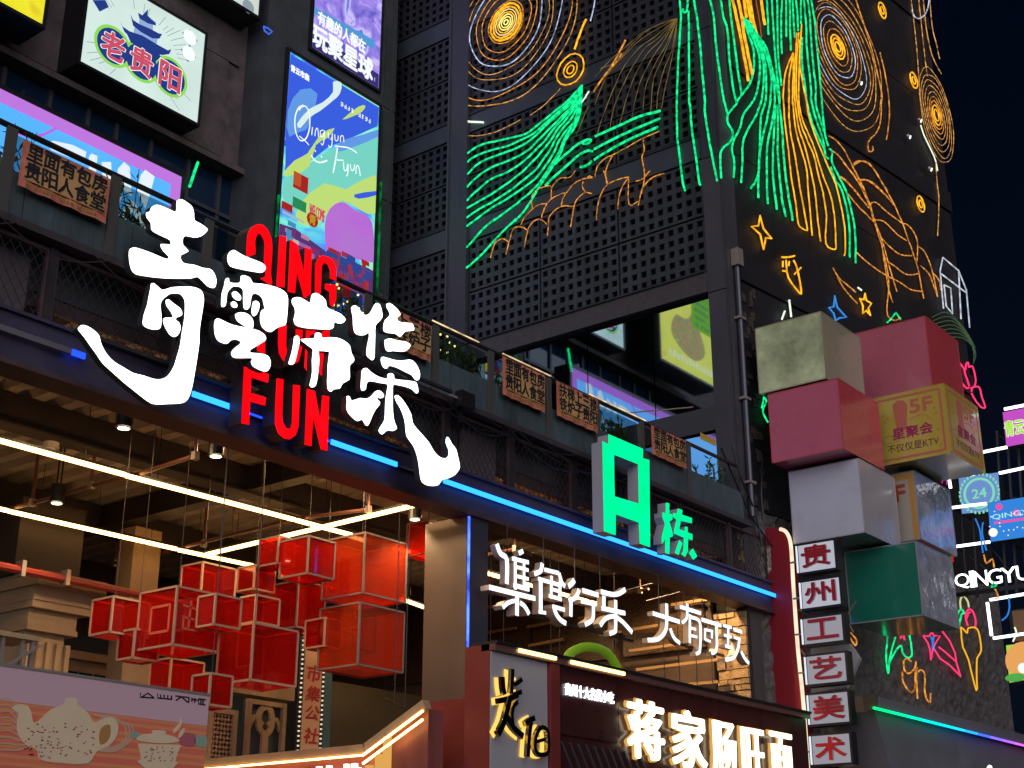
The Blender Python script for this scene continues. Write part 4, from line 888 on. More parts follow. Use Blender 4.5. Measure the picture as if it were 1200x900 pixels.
for nm, mm, bo, e, d in (('character_outline', whitep, .05, .02, .006), ('character', pinkp, .035, 0, .008)):
    for c, ch in zip(cs, '老贵阳'):
        m_ = MB(); text(m_, ch, FB, c[0]-.27-e, c[1]-.29-e, c[0]+.27+e, c[1]+.29+e, d-.001, d, bo); printed(t, nm, m_, mm)
for nm, mm, polys in (('pagoda_roof', navy, [[(300,140),(320,185),(370,220),(460,250),(560,310),(640,355),(665,345),(650,380),(600,388),(550,372),(470,330),(390,270),(335,225)],[(378,100),(395,140),(440,170),(520,205),(575,235),(600,240),(580,272),(530,270),(450,225),(395,180)],[(430,90),(460,108),(500,65),(497,110),(530,140),(555,160),(555,180),(500,165),(440,130)],[(350,235),(560,330),(590,400),(545,440),(520,370),(380,300)]]), ('pagoda_wall', glow('lit_pale_blue', (.30,.42,.72), 1), [[(405,180),(570,265),(560,310),(400,235)],[(440,130),(535,175),(535,215),(437,170)]])):
    m_ = MB()
    for i, q in enumerate(polys): m_.poly(FB, PG(q), .0012, .0022+.0002*i+(.0006 if nm == 'pagoda_roof' else 0))
    printed(t, nm, m_, mm)
m_ = MB()
for q in ([(110,0),(160,82),(225,50),(200,0)],[(740,230),(795,205),(850,290),(800,318)],[(732,345),(795,315),(838,405),(780,435)]): m_ = MB(); m_.poly(FB, PG(q), .0005, .0015); printed(t, 'navy_diamond', m_, navy)
m_ = MB()
for c in PG([(795,262),(787,375)]): disc(m_, FB, c, .17, .0016, .0022, 10)
printed(t, 'white_badge', m_, whitep)
t = lightbox('yellow_light_box', 'bright yellow light box cut off by the top left corner', PF(19.5), 8.45, 11.50, 16.25, 19.2, .8, art('yellow_food_print', [(0,(.12,.35,.03)),(.35,(.75,.72,.02)),(.6,(.88,.80,.03)),(.8,(.55,.28,.02)),(1,(.85,.8,.1))], .75, .55, 1.2), fr=.07)
YP = PF(19.5); m_ = MB(); m_.poly(YP, smoothpts([(9.0,17.2),(9.4,18.1),(9.3,18.9),(9.9,18.0),(10.6,17.9),(10.9,17.3),(10.4,16.9),(9.6,16.75)], 3, True), .0005, .003); printed(t, 'food_splash_print', m_, art('food_print', [(0,(.30,.08,.02)),(.4,(.60,.28,.04)),(.55,(.25,.30,.03)),(.7,(.75,.5,.08)),(1,(.4,.05,.02))], .6, 5, 1.5))
m_ = MB().pbox(YP, 8.6, 9.7, 17.8, 19.15, .0032, .005); printed(t, 'green_menu_print', m_, glow('lit_menu_green', (.25,.60,.05), .9))
for i in range(5): m_ = MB(); marks(m_, YP, 8.7, 17.9+.24*i, 9.6, 18.03+.24*i, .006, .007, i); printed(t, 'menu_print', m_, navy)['kind'] = 'stuff'
m_ = MB(); marks(m_, YP, 8.6, 16.5, 11.1, 16.72, .006, .008, 3); printed(t, 'white_print', m_, whitep)['kind'] = 'stuff'
u0 = FB.uv(258,0)[0]; v0 = FB.uv(304,20)[1]; t = lightbox('cream_light_box', 'cream light box edge at the top, left of the upper anime style poster', FB, 15.0, FB.uv(303,10)[0], v0, v0+2.4, .6, glow('box_cream', (.72,.82,.74), .85), fr=.07); m_ = MB(); a = FB.uv(291,8); disc(m_, FB, a, .16, .001, .003); printed(t, 'badge', m_, greyp)
# FUN billboard
t = lightbox('fun_billboard', 'long sky blue billboard with a violet border and big white letters FUN', FB, 5.0, 15.17, 13.0, 14.98, .5, glow('billboard_violet', (.56,.20,.80), .95), d=0, fr=.09)
m_ = MB().pbox(FB, 5.2, 14.93, 13.2, 14.72, .0005, .004); printed(t, 'sky_print', m_, art('sky_print_m', [(0,(.05,.33,.85)),(.5,(.09,.42,.92)),(1,(.16,.55,.95))], .85, .3, .5))
whl = glow('lit_letters_white', (.80,.90,1), 1.0)
m_ = MB()
for q in ([(55,168),(62,165),(85,170),(101,178),(99,188),(80,184),(60,176)],[(104,184),(107,180),(114,183),(112,205),(104,200)],[(119,190),(130,190),(131,215),(120,208)],[(136,215),(138,198),(145,190),(152,196),(154,230)],[(160,222),(165,205),(170,199),(181,207),(176,226),(170,245)]): m_.poly(FB, uvs(FB, q), .0045, .007)
printed(t, 'letters', m_, whl)
m_ = MB(); text(m_, 'FUN', FB, 12.1, 13.35, 14.7, 14.0, .0045, .007, .04, shear=.1); printed(t, 'letters', m_, whl)
m_ = MB(); stroke(m_, FB, smoothpts(uvs(FB, [(18,156),(35,160),(50,158),(66,150)]), 3), .05, .0045, .006); printed(t, 'violet_line', m_, glow('lit_violet', (.5,.15,.75), 1))
# green neon squiggle left
t = thing('green_neon_strip', 'short green neon squiggle on the dark windows beside the FUN billboard', 'neon light', FB.hit(228,200)); grn = glow('neon_green', (.008,.80,.25), 1.15, .5, 10)
MB().tube([FB.hit(a, b, .1) for a, b in ((232,190),(229,198),(226,207),(222,219))], .03).build('neon_tube', grn, t)

# tall poster
PO = PF(20); X0, X1 = 17.72, 20.56; zT = 19.18; zB = 12.4
t = lightbox('mountain_poster', 'tall bright poster of blue green hills and a violet mountain with script lettering', PO, X0, X1, zB, zT, .05, art('hill_print', [(0,(.035,.09,.62)),(.36,(.06,.16,.80)),(.46,(.10,.50,.80)),(.52,(.16,.75,.62)),(.62,(.35,.85,.55)),(.75,(.10,.30,.85)),(1,(.55,.85,.25))], .80, .55, 1.6, stretch=(1,1,1.5)), fr=.08)
Pp = lambda p: uvs(PO, p)
lay = 0
def pp_(nm, px, m, d=.002, sm=1, k=2):
    m_ = MB()
    for i, q in enumerate(px): m_.poly(PO, Pp(smoothpts(q, k, True) if sm else q), d, d+.002+.0001*i)
    return printed(t, nm, m_, m)
blu = glow('lit_royal_blue', (.045,.12,.78), .95); cyn = glow('lit_mint', (.22,.78,.66), .85); lim = glow('lit_yellow_green', (.62,.86,.22), .85); vio = art('violet_hill', [(0,(.30,.08,.50)),(.5,(.46,.14,.62)),(1,(.36,.22,.52))], .75, .8, .6)
pp_('sky_blue_area', [[(341,64),(444,126),(442,148),(415,160),(385,172),(362,190),(334,205),(336,130)]], blu, .001, 0)
pp_('light_blue_area', [[(337,130),(352,105),(372,110),(360,150),(340,165)],[(400,165),(425,158),(443,152),(443,160),(415,172),(395,178)]], glow('lit_light_blue', (.14,.36,.88), .9), .0035)
pp_('mint_area', [[(334,208),(362,192),(385,176),(415,166),(443,160),(441,215),(420,240),(380,235),(350,250),(332,235)]], cyn, .0035)
pp_('lime_area', [[(350,240),(380,215),(405,222),(440,205),(440,250),(420,245),(400,235),(375,260),(350,262)],[(331,205),(345,188),(360,180),(375,158),(392,150),(383,162),(370,170),(362,195),(345,205)],[(401,140),(420,125),(428,124),(424,131),(412,137)]], lim, .005)
pp_('cloud_white', [[(390,96),(400,97),(398,110),(390,118),(375,130),(362,138),(352,150),(348,145),(362,128),(378,120),(390,108)]], glow('lit_cloud', (.75,.92,.90), .95), .005)
pp_('dark_hill', [[(415,228),(440,224),(440,229),(420,233)]], blu, .006)
pp_('dark_hill', [[(333,165),(350,155),(372,150),(350,165),(335,172)]], blu, .006)
pp_('violet_hill', [[(383,300),(380,265),(386,245),(398,237),(408,240),(415,246),(428,252),(436,262),(438,290),(437,308),(405,300),(390,305)]], vio, .0075)
cols_ = [(.62,.03,.03),(.80,.14,.04),(.04,.40,.16),(.70,.78,.82),(.82,.62,.03),(.10,.45,.78),(.55,.20,.60),(.75,.35,.60),(.30,.05,.25),(.05,.10,.45),(.55,.05,.10)]
cm = [glow('lit_patch_%s' % 'abcdefghijk'[i], c, .62) for i, c in enumerate(cols_)]
random.seed(21)
lu = lambda x, y: PO.uv(x, y)
patches = [((344,200),(360,228),0),((344,200),(352,220),1),((343,230),(358,250),2),((330,235),(342,250),0),((331,247),(356,262),3),((328,262),(338,276),4),((337,258),(346,268),5),((340,268),(358,282),3)]
for a, b, c in patches:
    p, q = lu(*a), lu(*b); MB().pbox(PO, p[0], q[0], q[1], p[1], .010, .0125+.0003*c).build('colour_patch', cm[c], t)
pp_('dark_base', [[(327,262),(345,268),(383,296),(438,318),(438,352),(400,345),(322,330)]], glow('lit_dark_violet', (.16,.06,.28), .6), .0132, 0)
for i in range(150):
    px = random.uniform(326, 436); py = 262+(px-326)*.42+random.uniform(0, 70 if px < 385 else 48)
    p = lu(px, py); w_ = random.uniform(.10,.34); h_ = random.uniform(.08,.30)
    if p[0]+w_ < X1-.03 and p[0] > X0+.02: MB().pbox(PO, p[0], p[0]+w_, p[1]-h_, p[1], .0140, .0152+.0001*i).build('colour_patch', cm[random.choice([3,4,5,6,7,9,10,8,0] if px < 385 else [8,9,10,9,10,0])], t)
dk = .03
m_ = MB(); text_px(m_, 'WELCOME', PO, (362,252), (381,247), dk, dk+.002, .03); printed(t, 'red_lettering', m_, pinkp)
p = lu(365,258); m_ = MB(); disc(m_, PO, p, .17, dk, dk+.002, 12); printed(t, 'red_badge', m_, cm[0]); m_ = MB(); text(m_, '青', PO, p[0]-.1, p[1]-.12, p[0]+.1, p[1]+.12, dk+.003, dk+.004, .02); printed(t, 'yellow_character', m_, cm[4])
# script lettering Qingyun Fun traced as pen strokes
ws = glow('lit_script_white', (.92,1,1), 1.1); K = lambda p: Z(320,50,4.286,p)
m_ = MB()
for q, w_ in (([(150,315),(125,330),(108,380),(112,450),(135,492),(165,480),(182,420),(178,350),(160,320),(140,325),(128,340)],7),([(130,470),(160,495),(178,515)],6),([(196,425),(192,465)],6),([(208,470),(212,440),(222,432),(226,475)],5),([(250,440),(236,445),(236,470),(250,470),(256,440),(254,490),(246,515),(238,505)],5),([(275,450),(278,480),(292,480),(296,455),(294,510),(284,528),(276,515)],5),([(308,462),(310,490),(322,492),(326,468)],5),([(336,498),(338,472),(350,470),(354,500)],5),([(310,520),(330,522),(380,530),(420,555)],7),([(322,528),(312,590),(300,655)],8),([(318,590),(352,592)],6),([(352,600),(355,640),(368,640),(374,608),(374,650),(368,672)],6),([(386,612),(390,640),(402,640),(408,612)],6),([(414,660),(416,625),(428,622),(436,670)],6),([(190,565),(205,590),(235,603),(270,592)],8),([(208,540),(212,550)],7),([(238,568),(244,578)],7)):
    uv = Pp(smoothpts(K(q), 3)); stroke(m_, PO, uv, w_/4.286*.0115*1.6, .010+random.uniform(0,.002), .0135+random.uniform(0,.001))
printed(t, 'script_lettering', m_, ws)
m_ = MB()
for q in (((330,62+5),(341,73+5)),): pass
text_px(m_, '青云市集', PO, (340.5,83), (363,88), .010, .013, .05); printed(t, 'logo_lettering', m_, ws)
m_ = MB(); a_, b_ = PO.uv(399,120), PO.uv(438,138); marks(m_, PO, a_[0], a_[1]-.10, b_[0], a_[1]+.02, .010, .012); printed(t, 'small_print', m_, ws)['kind'] = 'stuff'
# upper poster (anonymous artwork: plain violet and blue shapes) with lettering
t = lightbox('violet_city_poster', 'violet and blue poster with heavy white characters above the tall hills poster', PO, 18.35, 20.52, 19.62, 23.6, .05, art('violet_city_print', [(0,(.05,.05,.30)),(.35,(.14,.12,.55)),(.5,(.35,.25,.80)),(.62,(.60,.55,.92)),(.7,(.14,.20,.70)),(1,(.05,.06,.35))], .75, 1.7, 1.2), fr=.07)
PQ = lambda p: uvs(PO, Z(300,0,4,p)); m_ = MB(); m_.poly(PO, PQ([(270,60),(555,230),(555,215+20),(555,190),(270,30)]), .002, .004); printed(t, 'light_band', m_, glow('lit_band', (.10,.35,.75), .9))
m_ = MB(); text_px(m_, '有趣的人都在', PO, (372,27), (429,48), .005, .008, .035); text_px(m_, '玩聚星球', PO, (365,52), (438,71), .005, .008, .04); printed(t, 'lettering', m_, whitep)
m_ = MB(); marks(m_, PO, 18.45, 19.76, 20.4, 19.86, .0035, .006); printed(t, 'small_print', m_, glow('lit_lilac', (.5,.5,.8), .8))['kind'] = 'stuff'
m_ = MB().pbox(PO, 18.37, 20.5, 19.64, 20.02, .002, .003); printed(t, 'dark_band', m_, glow('lit_indigo', (.05,.04,.22), .8))
# small edge lights beside the tall poster
t = thing('green_edge_light', 'dim green edge light down both sides of the tall poster frame', 'edge light', (X1+.1, 19.9, 13)); ge = glow('green_edge', (.0,.30,.06), .5, .8, 4)
MB().tube([(X1+.10, 19.94, 12.6), (X1+.10, 19.94, 17.2)], .028).build('light_tube', ge, t); MB().tube([(X0-.10, 19.94, 12.6), (X0-.10, 19.94, 15.6)], .025).build('light_tube', ge, t)
t = thing('blue_neon_logo', 'tiny blue lit emblem in the dark gap left of the violet poster', 'neon light', U(314,35,1,19.98))
m_ = MB(); m_.tube([U(a,b,1,19.98) for a, b in ((309,31),(314,33),(319,37),(315,40),(310,36),(309,31))], .02); m_.build('neon_tube', glow('neon_blue_soft', (.05,.16,.8), 1), t)
# ================================================================ NEON DRAWINGS ON THE TOWER
def tow(x, y, d=.07):
    p = P2.hit(x, y, d)
    return p if p.y > 11.75-d else P3.hit(x, y, d)
ngr = glow('neon_green', (.008,.80,.25), 1.15, .5, 10); ngr2 = glow('neon_green_fine', (.010,.80,.25), 1.0, .3, 6)
norg = glow('neon_orange', (1,.38,.06), .70, .6, 12); nyel = glow('neon_yellow', (1,.45,.02), 1.25, .35, 8); ngold = glow('neon_gold_dots', (.80,.38,.10), .75, .7, 9)
nwh = glow('neon_white_dots', (.60,.70,.95), .75, .6, 9); nfine = glow('neon_fine_gold', (.55,.36,.10), .32, .5, 4); nlem = glow('neon_lemon', (1,.80,.20), 1.6); nwhite = glow('neon_white', (.85,1,.8), 1.2)
nred = glow('neon_red_orange', (.75,.10,.03), .8); npink = glow('neon_pink', (1,.04,.16), 1.3); nblue = glow('neon_blue', (.03,.25,.85), .9)
def neon(label, lines, m, r, cat='neon drawing', d=.07, k=3, group=None, closed=False, fn=None, sub='neon_tube'):
    fn = fn or tow; p = fn(*lines[0][0], d); t = thing('neon_drawing', label, cat, p, group)
    for q in lines:
        pts = smoothpts(q, k, closed); jit = random.Random(int(q[0][0]*7))
        MB().tube([fn(a+jit.uniform(-.25,.25), b+jit.uniform(-.2,.2), d) for a, b in pts], r*.78, 5, closed).build(sub, m, t)
    return t
def more(t, lines, m, r, d=.07, k=3, closed=False, fn=None, sub='neon_tube'):
    fn = fn or tow
    for q in lines:
        MB().tube([fn(a, b, d) for a, b in smoothpts(q, k, closed)], r, 5, closed).build(sub, m, t)
N7 = lambda p: Z(530,110,6,p); N8 = lambda p: Z(530,200,4.79,p); N3 = lambda p: Z(600,0,4,p); N6 = lambda p: Z(530,0,6.667,p); NB = lambda p: Z(590,0,5.625,p)
NC = lambda p: Z(780,0,7.5,p); ND = lambda p: Z(780,110,7.5,p); NE = lambda p: Z(880,0,7.5,p); NG = lambda p: Z(880,110,7.5,p); NF = lambda p: Z(880,200,7.5,p); NH = lambda p: Z(960,190,4.285,p); NI = lambda p: Z(1000,0,4.5,p); NJ = lambda p: Z(900,225,4,p)
ap = (682,100)
GR = .028
t = neon('green neon mountain slope of ten strands fanning from one tip to the left post', [
 [ap]+N7([(820,40),(700,140),(600,220),(520,280),(430,305),(300,335),(210,355),(130,400),(50,475)]),
 [ap]+N7([(840,40),(720,150),(640,220),(570,280),(480,325),(380,370),(260,400),(160,440),(100,485),(50,540)]),
 [ap]+N7([(850,50),(740,150),(650,230),(590,290),(520,345),(420,395),(320,430),(200,480),(120,550),(50,630)]),
 [ap]+N7([(860,60),(760,170),(680,250),(600,330),(540,390),(460,440),(370,480),(270,520),(180,580),(110,650),(50,730)]),
 [ap]+N7([(870,60),(790,160),(710,250),(650,330),(600,380),(540,440),(480,490),(380,555),(280,595),(210,650),(130,720),(50,820)]),
 [ap]+N7([(880,60),(800,180),(740,250),(690,330),(640,390),(600,440),(550,490),(490,550),(400,620),(300,690),(180,760),(50,835)]),
 [ap]+N7([(885,70),(840,170),(780,240),(730,310),(690,390),(640,460),(590,530),(520,590),(420,670),(300,750),(190,810),(60,900)]),
 [ap]+N7([(890,80),(860,190),(800,260),(750,330),(720,400),(680,470),(630,540),(580,600),(500,660),(400,730),(280,800),(150,895)])+[(539,271)],
 [ap]+N7([(895,90),(865,200),(830,250),(790,310),(750,410),(700,490),(650,570),(600,640),(540,700),(480,750),(410,805),(280,900)])+N8([(240,270),(170,330),(110,400),(40,468)]),
 [ap]+N7([(905,90),(870,220),(800,320),(760,420),(700,520),(620,640),(560,740),(500,830),(440,895)])+N8([(360,270),(280,345),(180,455),(100,530),(35,572)])], ngr, GR)
neon('five thick green neon strips climbing to the right across a panel joint', [N7([(690,520),(760,460),(850,380),(900,345),(960,320),(975,330),(950,350),(920,350)]), N7([(655,645),(720,580),(800,510),(880,440),(950,400),(985,405)]), N7([(900,515),(940,505),(965,490),(980,470)]), N3([(390,640),(500,590),(600,545),(695,520)]), N3([(385,700),(500,640),(600,595),(695,555)]), N3([(385,750),(480,690),(580,640),(650,610),(685,595)])], ngr, .034)
neon('orange neon scales curling under the green strands like little arches', [
 N8(q) for q in ([(215,490),(230,430),(245,400),(280,382),(310,395),(315,420),(300,470)],[(302,470),(320,400),(340,330),(370,315),(400,320),(422,335)],[(405,430),(420,350),(435,310),(465,278),(500,275),(530,300)],[(385,305),(400,270),(450,215),(490,190),(530,185)],[(530,185),(510,230),(500,265)],[(535,365),(540,300),(550,250),(610,200),(680,200)],[(450,210),(445,150),(470,110),(520,90),(555,90),(555,160)],[(530,185),(560,155),(600,135),(635,125),(620,160),(612,195)],[(555,100),(575,70),(610,40),(660,38),(690,0)],[(665,315),(675,250),(690,180),(720,140),(750,122),(780,128)],[(640,125),(680,75),(740,45),(785,40),(770,30),(755,45)],[(735,60),(730,90),(745,118)],[(810,275),(815,200),(840,120),(875,75),(930,50),(990,35)],[(990,35),(991,190),(1045,170)],[(930,215),(935,150),(960,80),(990,40)],[(850,0),(860,30),(872,75)],[(1045,195),(1060,120),(1080,80),(1130,35),(1190,15)],[(1030,60),(1070,45),(1110,0)],[(1075,0),(1080,40),(1060,130)])]+
 [N3([(390,830),(400,780),(440,740),(475,725),(540,690),(610,650),(690,615)]), N3([(470,730),(440,800),(445,860)]), N3([(615,655),(620,700),(610,740),(622,800)])], norg, .014)
# ring of circles in the plane of a facade, the outer ones broken off at the edge
def rings(label, P, cx, cy, rr, cat='neon drawing', clip=None, d=.07, seed=1, skew=0):
    c = P.hit(cx, cy, d); t = thing('neon_spiral', label, cat, c); random.seed(seed); u0, v0 = P.uv(cx, cy, d)
    def px(u, v):
        q = P.w(u, v, d)-EYE; return (600+FPX*q.dot(RT)/q.dot(FW), 450-FPX*q.dot(UU)/q.dot(FW))
    e = .1; au = px(u0+e, v0); av = px(u0, v0+e); dux, duy = (au[0]-cx)/e, (au[1]-cy)/e; dvy = (av[1]-cy)/e
    for hh, hw, m, r, a0, a1 in rr:
        ru = hw/abs(dux); rv = math.sqrt(max(hh*hh-(ru*duy)**2, (hh*.6)**2))/abs(dvy); n = max(14, int(hh*.9)); seg = []
        ph = random.uniform(0, 6.28); segs = []
        for i in range(n+1):
            a = a0+(a1-a0)*i/n; wob = 1+.022*math.sin(3*a+ph)+.012*math.sin(7*a+ph); p = (u0+ru*wob*math.cos(a), v0+rv*wob*math.sin(a))
            x, y = px(*p)
            if clip is None or clip(x, y): seg.append(P.w(p[0], p[1], d))
            else:
                if len(seg) > 1: segs.append(seg)
                seg = []
        if len(seg) > 1: segs.append(seg)
        for s_ in segs: MB().tube(s_, r*.70, 5).build('neon_ring', m, t)
    return t
TAU = 2*math.pi
rings('huge neon whirl with a glowing yellow heart at the top left of the screen', P2, 593, 26, [(3,2.5,nlem,.02,0,TAU),(6.5,5.4,nlem,.018,0,TAU),(9.5,7.8,nlem,.02,0,TAU),(12.5,10,nyel,.02,0,TAU),(15.5,12.4,glow('neon_cream',(1,.85,.45),1.1),.018,0,TAU),(18.5,15,nyel,.03,0,TAU),(22,17.8,nyel,.033,0,TAU),(25.5,20.5,norg,.018,0,TAU),
 (35,29,norg,.016,0,TAU),(44,35.5,norg,.017,0,TAU),(52.5,42.5,nwh,.019,0,TAU),(60.5,49,ngold,.013,0,TAU),(69,56,ngold,.013,0,TAU),(80,65,nwh,.015,0,TAU),(90,74,norg,.017,0,TAU),(100,83,ngold,.017,0,TAU)], clip=lambda x, y: x > 538 and x < 683)
t = rings('small double ringed yellow neon sun above the green tip', P2, 668.5, 81.5, [(18.5,16,nyel,.024,0,TAU),(9.5,8,nyel,.02,0,TAU),(5,4.2,nyel,.02,0,TAU)], seed=5)
neon('pair of loose yellow neon dashes near the small sun', [N6([(1045,150),(1010,230),(980,310),(955,385)])], nyel, .03)
neon('white dotted neon dash right of the huge whirl', [N6([(1115,0),(1100,80),(1080,165)])], nwh, .018)
t = neon('forked orange neon twig left of the fine gold fan', [NB([(805,265),(760,350),(710,440),(650,520),(595,605)]), NB([(780,350),(745,410),(700,450)])], norg, .024)
neon('short white neon stub beside the green tip', [NB([(565,600),(540,640),(510,680)])], nwhite, .022)
neon('bright white neon dash on the left post', [N7([(50,175),(90,192),(220,200)])], nwhite, .03)
neon('long thin orange neon curve crossing the grey band', [N6([(845,690),(780,760),(700,835),(610,900)]), N7([(480,180),(380,235),(280,275),(170,295),(40,292)])], ngold, .012)
A_ = [(1145,120)]
neon('fan of very fine gold neon threads beside the green verticals', [NB(A_+q) for q in ([(1000,170),(900,240),(830,310),(740,410),(640,450)],[(960,190),(860,260),(770,340),(700,400),(600,510)],[(980,210),(880,280),(780,380),(680,500),(600,690)],[(1000,240),(900,310),(800,430),(720,600),(650,780),(620,880)],[(1020,250),(930,320),(850,440),(780,580),(730,700),(700,850)],[(1040,260),(950,350),(880,470),(820,620),(765,820)],[(1050,280),(980,380),(910,520),(870,650),(845,780)],[(1070,300),(1010,400),(940,560),(920,720)],[(1090,280),(1040,400),(990,520),(970,740)],[(1110,330),(1060,450),(1020,600),(1010,720)],[(1135,230),(1110,380),(1070,560),(1040,720)])]+[NB([(560,700),(520,790),(480,890)])], nfine, .009)
neon('green neon verticals falling down the corner of the tower', [
 NC([(125,0),(135,150),(125,350),(110,550),(100,890)])+ND([(100,200),(105,400),(130,600),(150,770),(172,850)]), NC([(150,80),(165,110),(190,90),(195,0)]),
 NC([(200,100),(205,300),(208,600),(210,890)])+ND([(215,100),(230,300),(260,500),(290,740),(305,800)]), NC([(250,0),(275,150),(305,400),(325,650),(345,890)])+ND([(345,150),(370,330),(400,500),(440,700),(455,765)]),
 NC([(390,0),(425,150),(440,350),(470,600),(515,890)])+ND([(520,80),(545,180)]), NC([(485,0),(510,150),(545,270),(560,500),(590,750),(620,890)])+ND([(625,85)]), NC([(560,0),(580,200),(610,400),(640,650),(670,830)])], ngr, GR)
neon('green neon stream bunching at a tip then flowing down round the corner', [
 NC([(685,150),(720,280),(770,420),(780,560),(765,660),(740,740),(680,820),(630,890)])+ND([(620,90),(560,160),(545,200),(548,260),(585,320),(590,370),(560,430),(500,480),(480,560),(490,740)]),
 NC([(690,160),(750,300),(810,440),(830,560),(825,700),(790,850)])+ND([(750,90),(680,190),(655,300),(600,400),(585,500),(605,600),(598,735)]),
 NC([(700,165),(770,310),(840,470),(865,640),(850,850)])+ND([(845,50),(800,180),(720,320),(680,430),(675,600),(665,780)]),
 NC([(710,175),(790,320),(860,480),(885,640),(880,880)])+ND([(840,190),(830,400),(825,600),(805,740),(750,830)]),
 NC([(720,180),(820,340),(890,500),(930,680),(920,890)])+ND([(925,50),(890,230),(850,400),(820,600),(815,890)])+[(888.7,229)],
 NC([(730,190),(850,370),(910,540),(950,700),(960,890)])+ND([(960,80),(930,280),(895,450),(890,700),(895,890)])+[(900,238.5)],
 ND([(965,100),(955,300),(945,500),(945,700),(960,890)])+NF([(210,200),(228,340)]), ND([(980,100),(990,300),(985,500),(1000,700),(1020,890)])+NF([(270,240),(310,405)]),
 NC([(745,200),(800,300),(890,430),(960,700),(1000,890)])+ND([(1000,100),(1025,300),(1035,500),(1060,750),(1080,890)])+NF([(330,220),(368,440)])], ngr, .028)
neon('curtain of green neon strands hanging from the top of the dark flank', [
 NE([(140,0),(148,150),(155,300)]), NE([(185,0),(195,200),(215,500),(240,750),(255,890)]), NE([(230,0),(235,200),(240,500),(268,750)]), NE([(275,0),(265,200),(272,470)]), NE([(310,0),(312,320)]), NE([(340,0),(345,200),(350,440)]), NE([(365,0),(380,250),(385,330)]), NE([(395,0),(410,130),(415,270)]), NE([(440,0),(440,150),(440,210)]),
 NE([(465,0),(485,200),(490,400),(510,600),(530,800)])+NG([(530,50),(560,180),(600,300),(640,430),(655,540),(685,570)]),
 NE([(500,0),(520,150),(530,350),(550,600),(570,750)])+NG([(570,80),(600,200),(640,330)]), NE([(530,0),(560,180),(580,400),(600,620),(620,850)])+NG([(640,250),(655,370),(680,460)]),
 NE([(450,330),(450,560),(480,780)])+NG([(490,60),(530,230),(580,350),(640,480),(650,520)]),
 NG([(690,485),(715,510),(710,590),(760,700),(810,800),(850,890)])+NF([(905,450),(920,620),(920,810)]), NG([(700,640),(740,750),(800,850)])+NF([(855,400),(870,620),(868,760)])], ngr, .026)
neon('thick orange neon bars slanting between the green verticals', [NC(q) for q in ([(590,0),(620,130),(650,270),(680,430),(710,600),(728,710)],[(640,0),(665,120),(690,290),(720,450),(750,600),(765,660)],[(690,0),(712,150)],[(720,0),(745,150),(752,205)],[(745,0),(760,120),(790,260),(800,290)],[(840,0),(855,110),(875,215)])], nyel, .040)
neon('thin red orange neon line among the thick bars', [NC([(795,0),(820,150),(845,325)])], nred, .014)
neon('golden neon waterfall of long loops ending above the star drawings', [
 NE([(365,475),(330,560),(300,650),(285,820)])+NG([(290,100),(300,270),(325,450),(340,600),(360,760),(385,900)])+NF([(395,300),(415,460),(440,500),(495,525),(490,480),(465,330),(430,150)])+NG([(410,675),(380,500),(350,350),(335,200)])+NE([(335,825),(340,650),(370,490)]),
 NE([(370,465),(372,650),(365,890)])+NG([(372,90),(390,300),(440,480),(485,640),(500,780)])+NF([(500,150),(515,300),(540,570)]),
 NE([(405,290),(385,600),(385,830)])+NG([(390,100),(420,300),(470,450),(530,680),(565,870)])+NF([(570,250),(590,450),(612,620)]),
 NE([(420,290),(400,600)])+NG([(405,50),(440,260),(500,420),(560,560),(590,700),(630,850)])+NF([(640,230),(665,400),(658,640),(740,690),(745,620),(735,400),(700,220)])+NG([(640,735),(590,580),(540,430),(470,270),(430,130)])+NE([(420,825),(425,500),(430,350)]),
 NE([(445,215),(435,380),(430,560),(460,750),(490,890)])+NG([(510,200),(560,350),(620,500),(670,620),(740,780)])+NF([(750,130),(790,300),(825,500),(830,700),(820,745)])], nyel, .020)
# flank whirls
cl1 = lambda x, y: x > 955
t = rings('large neon whirl of gold and white rings on the dark flank', P3, 982, 55, [(6,3.2,nyel,.024,0,TAU),(10.5,5.5,nyel,.026,0,TAU),(14.5,8,nyel,.026,0,TAU),(22,12,norg,.012,0,TAU),(30,16.5,ngold,.013,0,TAU),(37,20,nwh,.015,0,TAU),(44.5,23.5,norg,.012,0,TAU),(51,27,ngold,.011,0,TAU)], clip=cl1, seed=8)
rings('outer gold rings of the flank whirl drooping downward', P3, 984, 62, [(54,31,nwh,.012,0,TAU),(61,35.5,ngold,.014,0,TAU),(69,39.5,ngold,.012,0,TAU),(78,44.5,ngold,.014,0,TAU),(91,50.5,ngold,.012,0,TAU)], clip=lambda x, y: x > 958, seed=9)
neon('long gold neon hook right of the flank whirl', [[(1003,0),(1018,45),(1028,85)]+NG([(1150,0),(1145,100),(1140,230),(1110,330),(1040,410),(1030,470),(1040,505),(1070,500),(1070,460)]), NI([(140,275),(165,380),(185,500),(190,620),(175,735)])], norg, .018)
rings('far neon whirl at the outer edge of the flank', P3, 1097.5, 135, [(7,2.6,nyel,.02,0,TAU),(12,4.4,nyel,.02,0,TAU),(17,6.3,norg,.02,0,TAU),(22,8,norg,.014,0,TAU),(28,10,ngold,.013,0,TAU),(35,12.5,ngold,.013,0,TAU),(42,15,ngold,.012,0,TAU),(49,17,ngold,.012,0,TAU),(56,19,ngold,.012,0,TAU)], seed=3)
for lb_, x, y in (('tiny yellow neon curl high on the flank', 1034, 12), ('tiny yellow neon curl touching the far whirl', 1071, 94), ('tiny yellow neon curl in the middle of the flank', 1079, 239)):
    rings(lb_, P3, x, y, [(9.5,4.3,nyel,.024,0,TAU),(4.5,2,nyel,.022,0,TAU)], seed=x)
